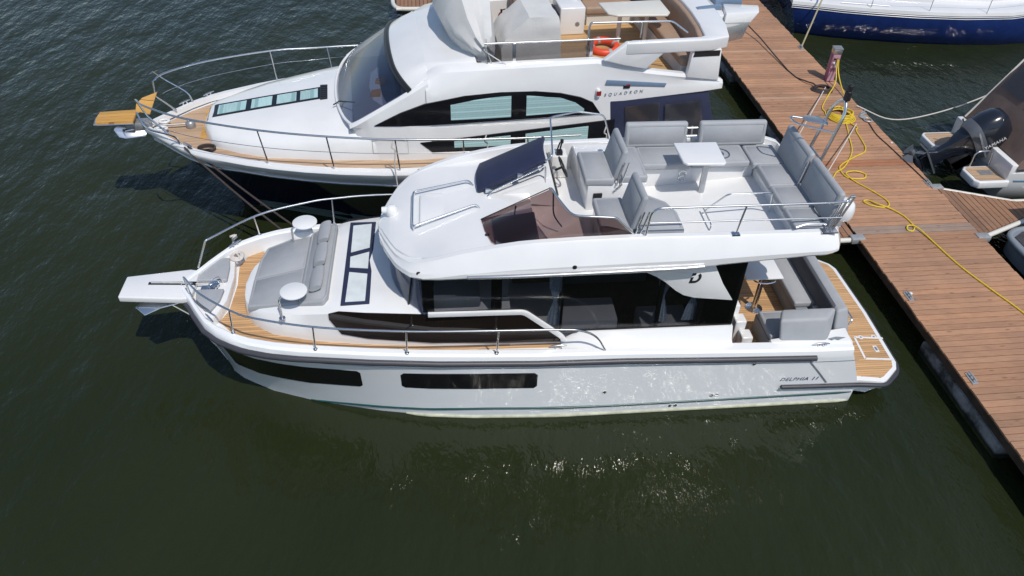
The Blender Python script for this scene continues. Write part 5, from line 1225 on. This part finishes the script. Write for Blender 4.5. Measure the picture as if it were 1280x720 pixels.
# ================================================================== power pedestal
PD = empty('power_pedestal', (11.2, 19.66, ZP), R(-8), 'leaning magenta power pedestal with grey cap on the pier edge', 'pedestal')
MB().box(-.11, .11, -.11, .11, 0, .80).build('post', M['pink'], PD, bevel=.012)
MB().box(-.09, .09, -.118, -.11, .03, .30).build('lower_panel', M['pink_panel'], PD)
sp_ = MB().box(-.09, .09, -.118, -.11, .40, .78).build('socket_panel', M['pink_panel'], PD)
for x, z in ((-.04, .68), (.04, .68), (-.04, .56), (.04, .56)):
    MB().lathe([(.026, 0), (.03, -.03), (.018, -.04)], (x, -.118, z), 12, 'y').build('socket', M['black'] if z > .6 else M['gelcoat'], sp_)
MB().box(-.02, .03, -.16, -.118, .44, .54).build('plug', M['gelcoat'], sp_, bevel=.01)
MB().box(-.115, .115, -.115, .115, .80, .93).build('lamp_housing', M['silver'], PD, bevel=.01)
MB().box(-.125, .125, -.125, .125, .93, .965).build('cap', M['grey_metal'], PD, bevel=.012)

# ================================================================== blue sailing boat
SB = empty('sailing_boat', (12.5, 26.0, 0), R(-10.5), 'sailing boat with dark blue hull and white deck at the top right', 'sailing boat')
def sail():
    HB = [(0, 1.9), (1.0, 2.15), (3, 2.35), (6, 2.2), (9, 1.2), (11, .02)]
    HZ = [(0, 1.1), (6, 1.12), (11, 1.35)]
    secs = []; top = []
    for X in (0, .5, 1.2, 2.2, 3.5, 5, 6.5, 8, 9.2, 10.2, 11):
        y, g = interp(HB, X), interp(HZ, X)
        off = lambda z: -.45 * (z / 1.3) if X < .01 else 0
        half = [(-y, g), (-y * 1.0, g - .2), (-y * .985, .7), (-y * .95, .4), (-y * .86, .05), (-y * .7, -.3)]
        secs.append([(X + (off(z)), a, z) for a, z in half] + [(X + off(z), -a, z) for a, z in reversed(half)])
        top.append((X + (off(g)), y, g))
    mb = MB().loft(secs, False, False); l = secs[0]; m = len(l) // 2
    for k in range(m - 1): mb.add([l[k], l[k + 1], l[-2 - k], l[-1 - k]], [(0, 1, 2, 3)])
    h = mb.build('hull', M['blue_hull'], SB, smooth=40)
    dk = MB().loft([[(x, -y - .02, g - .06), (x, -y, g + .04), (x, -y + .15, g + .07), (x, y - .15, g + .07), (x, y, g + .04), (x, y + .02, g - .06)] for x, y, g in top]).build('deck', M['gelcoat'], SB, smooth=50)
    for dz, r in ((-.10, .016), (-.16, .012)):
        MB().tube([(x, -y - .006, g + dz) for x, y, g in top[:-1]], r, 6).build('hull_stripe', M['gelcoat'], h)
    MB().prism([(1.2, -1.1), (6, -1.2), (8, -.7), (8, .7), (6, 1.2), (1.2, 1.1)], 1.12, 1.46).build('cabin', M['gelcoat'], SB, bevel=.08, seg=3)
    MB().slab([(2.4, -1.14, 1.36), (4.2, -1.18, 1.36), (4.3, -1.19, 1.24), (2.3, -1.14, 1.24)], (0, -.02, 0)).build('cabin_window', M['black_gloss'], SB)
    rl = MB().tube([(.1, -1.85, 1.72), (3, -2.28, 1.72), (6, -2.12, 1.74), (9, -1.15, 1.85)], .008, 6).build('life_line', M['steel'], SB)
    for x in (.2, 2.0, 3.8, 5.6):
        y = -interp(HB, x) + .06; MB().tube([(x, y, 1.12), (x, y, 1.72)], .012, 6).build('stanchion', M['steel'], SB)
    MB().tube([(1.1, -2.0, 1.2), (2.6, -2.1, 1.2)], .012, 6).build('deck_rail', M['grey_metal'], SB)
    MB().lathe([(.09, 1.13), (.1, 1.21), (.07, 1.26), (.08, 1.31)], (1.3, -1.55, 0), 14).build('winch', M['steel'], SB)
sail()
# dark red boat, only its stern in view
RB = empty('red_boat', (12.3, 30.6, 0), 0, 'dark red boat with white stern planks beyond the far end of the pier', 'boat')
MB().loft([[(0, -1.2, .1), (0, -1.3, .9), (0, 1.3, .9), (0, 1.2, .1)], [(5, -1.3, 0), (5, -1.4, 1.0), (5, 1.4, 1.0), (5, 1.3, 0)], [(8, -.1, .2), (8, -.1, 1.2), (8, .1, 1.2), (8, .1, .2)]]).build('hull', simple('dark_red_hull', (.06, .018, .015), .3), RB, bevel=.03)
MB().box(-.9, .0, -1.5, -1.1, .42, .50).build('stern_plank', M['gelcoat'], RB, bevel=.02)
MB().box(-.4, .1, -2.5, -2.3, .25, .32).build('rudder_blade', M['cream'], RB, bevel=.02)

# ================================================================== boat with outboard and brown canopy
OB = empty('outboard_boat', (13.15, 15.35, 0), 0, 'white motor boat under a brown canopy with its outboard engine tilted up at the stern', 'motor boat')
secs = []
for X, y, g in ((0, 1.18, .78), (.5, 1.24, .8), (2, 1.3, .86), (4, 1.2, .95), (5.5, .7, 1.05), (6.5, .04, 1.15)):
    half = [(-y, g), (-y * .99, .5), (-y * .9, .1), (-y * .6, -.3)]
    secs.append([(X, a, z) for a, z in half] + [(X, -a, z) for a, z in reversed(half)])
mb = MB().loft(secs, True, True); ohull = mb.build('hull', M['gelcoat'], OB, smooth=40)
def swim(y0, y1, x0, x1, cut):
    p = [(x1, y0), (x0 + .1, y0), (x0, y0 + .12), (x0, y1 - .12), (x0 + .1, y1), (x1, y1)]
    o = MB().prism(p, .42, .60).build('swim_platform', M['gelcoat'], OB, bevel=.03, seg=3)
    q = [(x1 - .04, y0 + .07), (x0 + .13, y0 + .07), (x0 + .07, y0 + .14), (x0 + .07, y1 - .14), (x0 + .13, y1 - .07), (x1 - .04, y1 - .07)]
    MB().prism(q, .59, .607).build('platform_tread', M['teak_pale'], o)
    if cut: MB().box(x0 + .28, x0 + .62, y0 + .3, y0 + .5, .605, .612).build('hatch', M['grey_metal'], o)
swim(.42, 1.15, -.92, .05, False); swim(-1.22, -.5, -.78, .05, True)
MB().tube(fillet([(-.55, -.52, .6), (-.52, -.5, .98), (-.1, -.5, 1.0), (-.06, -.5, .6)], .12), .02, 8).build('boarding_rail', M['steel'], OB, smooth=60)
MB().box(-.04, .12, -1.18, 1.2, .55, 1.0).build('transom', M['gelcoat'], OB, bevel=.03)
# canopy: sloping aft curtain and roof
cs = []
def crow(x, z, yw): return [(x, -yw, z - .0), (x, -yw * .96, z + .05), (x, -yw * .5, z + .10), (x, 0, z + .12), (x, yw * .5, z + .10), (x, yw * .96, z + .05), (x, yw, z)]
cr0 = [(x0, y, z0) for x0, y, z0 in [(.10, -1.14, 1.0), (.12, -1.08, 1.0), (.14, -.5, 1.0), (.15, 0, 1.0), (.14, .5, 1.0), (.12, 1.08, 1.0), (.10, 1.14, 1.0)]]
rows = [cr0, crow(.45, 1.55, 1.15), crow(.8, 2.12, 1.14), crow(1.1, 2.58, 1.12), crow(1.4, 2.70, 1.1), crow(3.0, 2.85, 1.1), crow(4.0, 2.75, 1.05)]
can = MB().loft(rows, closed=False, caps=False, mi=0)
for sd in (0, 6):
    for a, b in zip(rows, rows[1:]): can.add([a[sd], b[sd], (b[sd][0], b[sd][1] * 1.06, .92), (a[sd][0], a[sd][1] * 1.06, .92)], [(0, 1, 2, 3)])
cano = can.build('canopy', M['brown_canvas'], OB, smooth=50, disp=wrinkle(.05, 2.4))
for y0, y1 in ((-.95, -.1), (.1, .95)):
    MB().slab([(.58, y0, 1.90), (.58, y1, 1.90), (1.02, y1, 2.60), (1.02, y0, 2.60)], (-.016, 0, .012)).build('canopy_window', M['clear_vinyl'], cano)
MB().slab([(1.0, -1.175, 1.3), (2.9, -1.175, 1.3), (2.9, -1.15, 2.5), (1.45, -1.15, 2.45)], (0, -.012, 0)).build('canopy_window', M['clear_vinyl'], cano)
MB().tube([(.12, 1.13, 1.02), (1.12, 1.14, 2.66), (1.42, 1.13, 2.78)], .024, 8).build('canopy_bow', M['cream'], cano, smooth=60)
# outboard engine, tilted
EN = MB()
k = 0
cow = []
for z, w0, l0, l1 in ((0, .22, -.30, .34), (.1, .26, -.34, .38), (.3, .275, -.36, .40), (.48, .26, -.34, .38), (.60, .20, -.28, .30), (.645, .10, -.16, .16)):
    cow.append([(l0 + (l1 - l0) * (.5 - .5 * math.cos(a)), w0 * (abs(math.sin(a)) ** .6) * (1 if math.sin(a) >= 0 else -1), z) for a in [i * 2 * math.pi / 24 for i in range(24)]])
TILT = Matrix.Translation((-.40, .0, 1.0)) @ Matrix.Rotation(R(56), 4, 'Y') @ Matrix.Scale(1.38, 4)
eng = MB().loft(cow).move(TILT).build('outboard_engine', M['outboard'], OB, bevel=0, smooth=50, label='dark outboard engine tilted out of the water')
MB().loft([[(x * 1.015 + .0, y * 1.02, z) for x, y, _ in cow[i]] for i, z in ((0, -.03), (1, .06), (1, .15))]).move(TILT).build('apron', M['outboard_grey'], eng, smooth=50)
MB().loft([[(-.22 + .12 * math.cos(a), .15 * math.sin(a), 0) for a in [i * math.pi / 6 for i in range(12)]][:0] or [(-.26, -.16, 0.02), (.24, -.16, .02), (.24, .16, .02), (-.26, .16, .02)], [(-.22, -.12, -.16), (.16, -.12, -.16), (.16, .12, -.16), (-.22, .12, -.16)], [(-.17, -.07, -.34), (.09, -.07, -.34), (.09, .07, -.34), (-.17, .07, -.34)], [(-.16, -.06, -.56), (.08, -.06, -.56), (.08, .06, -.56), (-.16, .06, -.56)], [(-.24, -.055, -.68), (.12, -.055, -.68), (.12, .055, -.68), (-.24, .055, -.68)], [(-.2, -.05, -.86), (.10, -.05, -.86), (.10, .05, -.86), (-.2, .05, -.86)]]).move(TILT).build('leg', M['outboard'], eng, bevel=.03, seg=3, smooth=60)
MB().box(-.36, .2, -.12, .12, -.74, -.71).move(TILT).build('cavitation_plate', M['outboard_grey'], eng)
MB().lathe([(.02, .24), (.07, .1), (.075, -.12), (.05, -.3), (.03, -.34)], (0, 0, -.92), 14, 'x').move(TILT).build('gearcase', M['outboard'], eng, smooth=60)
pr = MB()
for q in range(3):
    a = q * 2 * math.pi / 3
    c, s = math.cos(a), math.sin(a)
    pts = [(0, .05, -.03), (.05, .19, -.11), (.02, .22, 0), (-.04, .17, .10), (-.03, .05, .04)]
    pr.slab([(-.33 + x, y * c - z * s, -.92 + y * s + z * c) for x, y, z in pts], (-.015, 0, 0))
pr.lathe([(.055, .08), (.05, -.06), (.03, -.1)], (-.33, 0, -.92), 12, 'x')
pr.move(TILT).build('propeller', M['outboard_grey'], eng)
MB().slab([(-.16, -.012, -.95), (.06, -.012, -.95), (-.04, -.012, -1.12), (-.16, -.012, -1.12)], (0, .024, 0)).move(TILT).build('skeg', M['outboard'], eng)
mb = MB()
for sd in (-1, 1): mb.slab([(.36, sd * .12, -.1), (.16, sd * .12, -.1), (.16, sd * .12, -.45), (.36, sd * .12, -.4)], (0, sd * .02, 0))
mb.box(.12, .37, -.14, .14, -.45, -.05).move(TILT).build('bracket', M['black'], eng, bevel=.01)
for sd in (-1, 1): MB().slab([(-.28, sd * .258, .06), (.30, sd * .258, .06), (.30, sd * .258, .09), (-.28, sd * .258, .09)], (0, sd * .012, 0)).move(TILT).build('cowl_stripe', M['silver'], eng)
t = text_obj('engine_lettering', 'YAMAHA', .12, M['gelcoat'], eng, TILT @ Vector((.10, -.282, .08)), TILT.to_3x3() @ Vector((0, 0, 1)), TILT.to_3x3() @ Vector((-1, 0, 0)), .004, .1, 1.05)
rope('mooring_line', [(13.05, 13.9, .75), (13.5, 13.7, .85), (13.9, 13.75, .75), (14.5, 13.6, .7), (15.2, 13.4, .62)], .022, simple('blue_rope', (.05, .16, .26), .8), 'blue rope bunched on the side of the canopy boat near its stern', 'rope')

# ================================================================== grey boat at the right edge
GB = empty('grey_boat', (11.98, 11.3, 0), R(2), 'small boat with a slate grey rounded rim and dark decked stern at the right edge', 'boat')
rimp = [(6.5, -1.0), (.35, -1.12), (.06, -.95), (0, -.6), (.02, .6), (.1, .98), (.42, 1.16), (6.5, 1.0)]
rp = fillet([(x, y, .48) for x, y in rimp], .3, 5)
MB().tube(rp, .06, 12).build('rim_tube', M['slate_tube'], GB, smooth=70)
MB().prism([(p.x + .02 if p.x < 3 else p.x, p.y) for p in rp], .1, .50).build('hull', M['slate_tube'], GB)
MB().prism([(x, y) for x, y in [(6, -.9), (.4, -.98), (.16, -.85), (.12, 0), (.16, .85), (.45, 1.02), (6, .9)]], .49, .515).build('deck', teak('dark_teak', (.05, .05, .055), .07, 1, (.015, .015, .015), .1), GB)
bi = MB().loft([[(1.0, -.5, 2.1), (1.0, .2, 2.2), (1.0, .9, 2.1)], [(3.6, -.6, 2.15), (3.6, .2, 2.28), (3.6, .95, 2.15)]], closed=False).build('added_shade_top', M['navy_canvas'], GB, recalc=False)  # unseen canopy, added so its shadow falls on the right finger pier
for x in (1.05, 3.55):
    for y in (-.5, .9): MB().tube([(x, y, 2.11), (x, y * 1.0, .5)], .018, 8).build('added_shade_leg', M['steel'], bi)
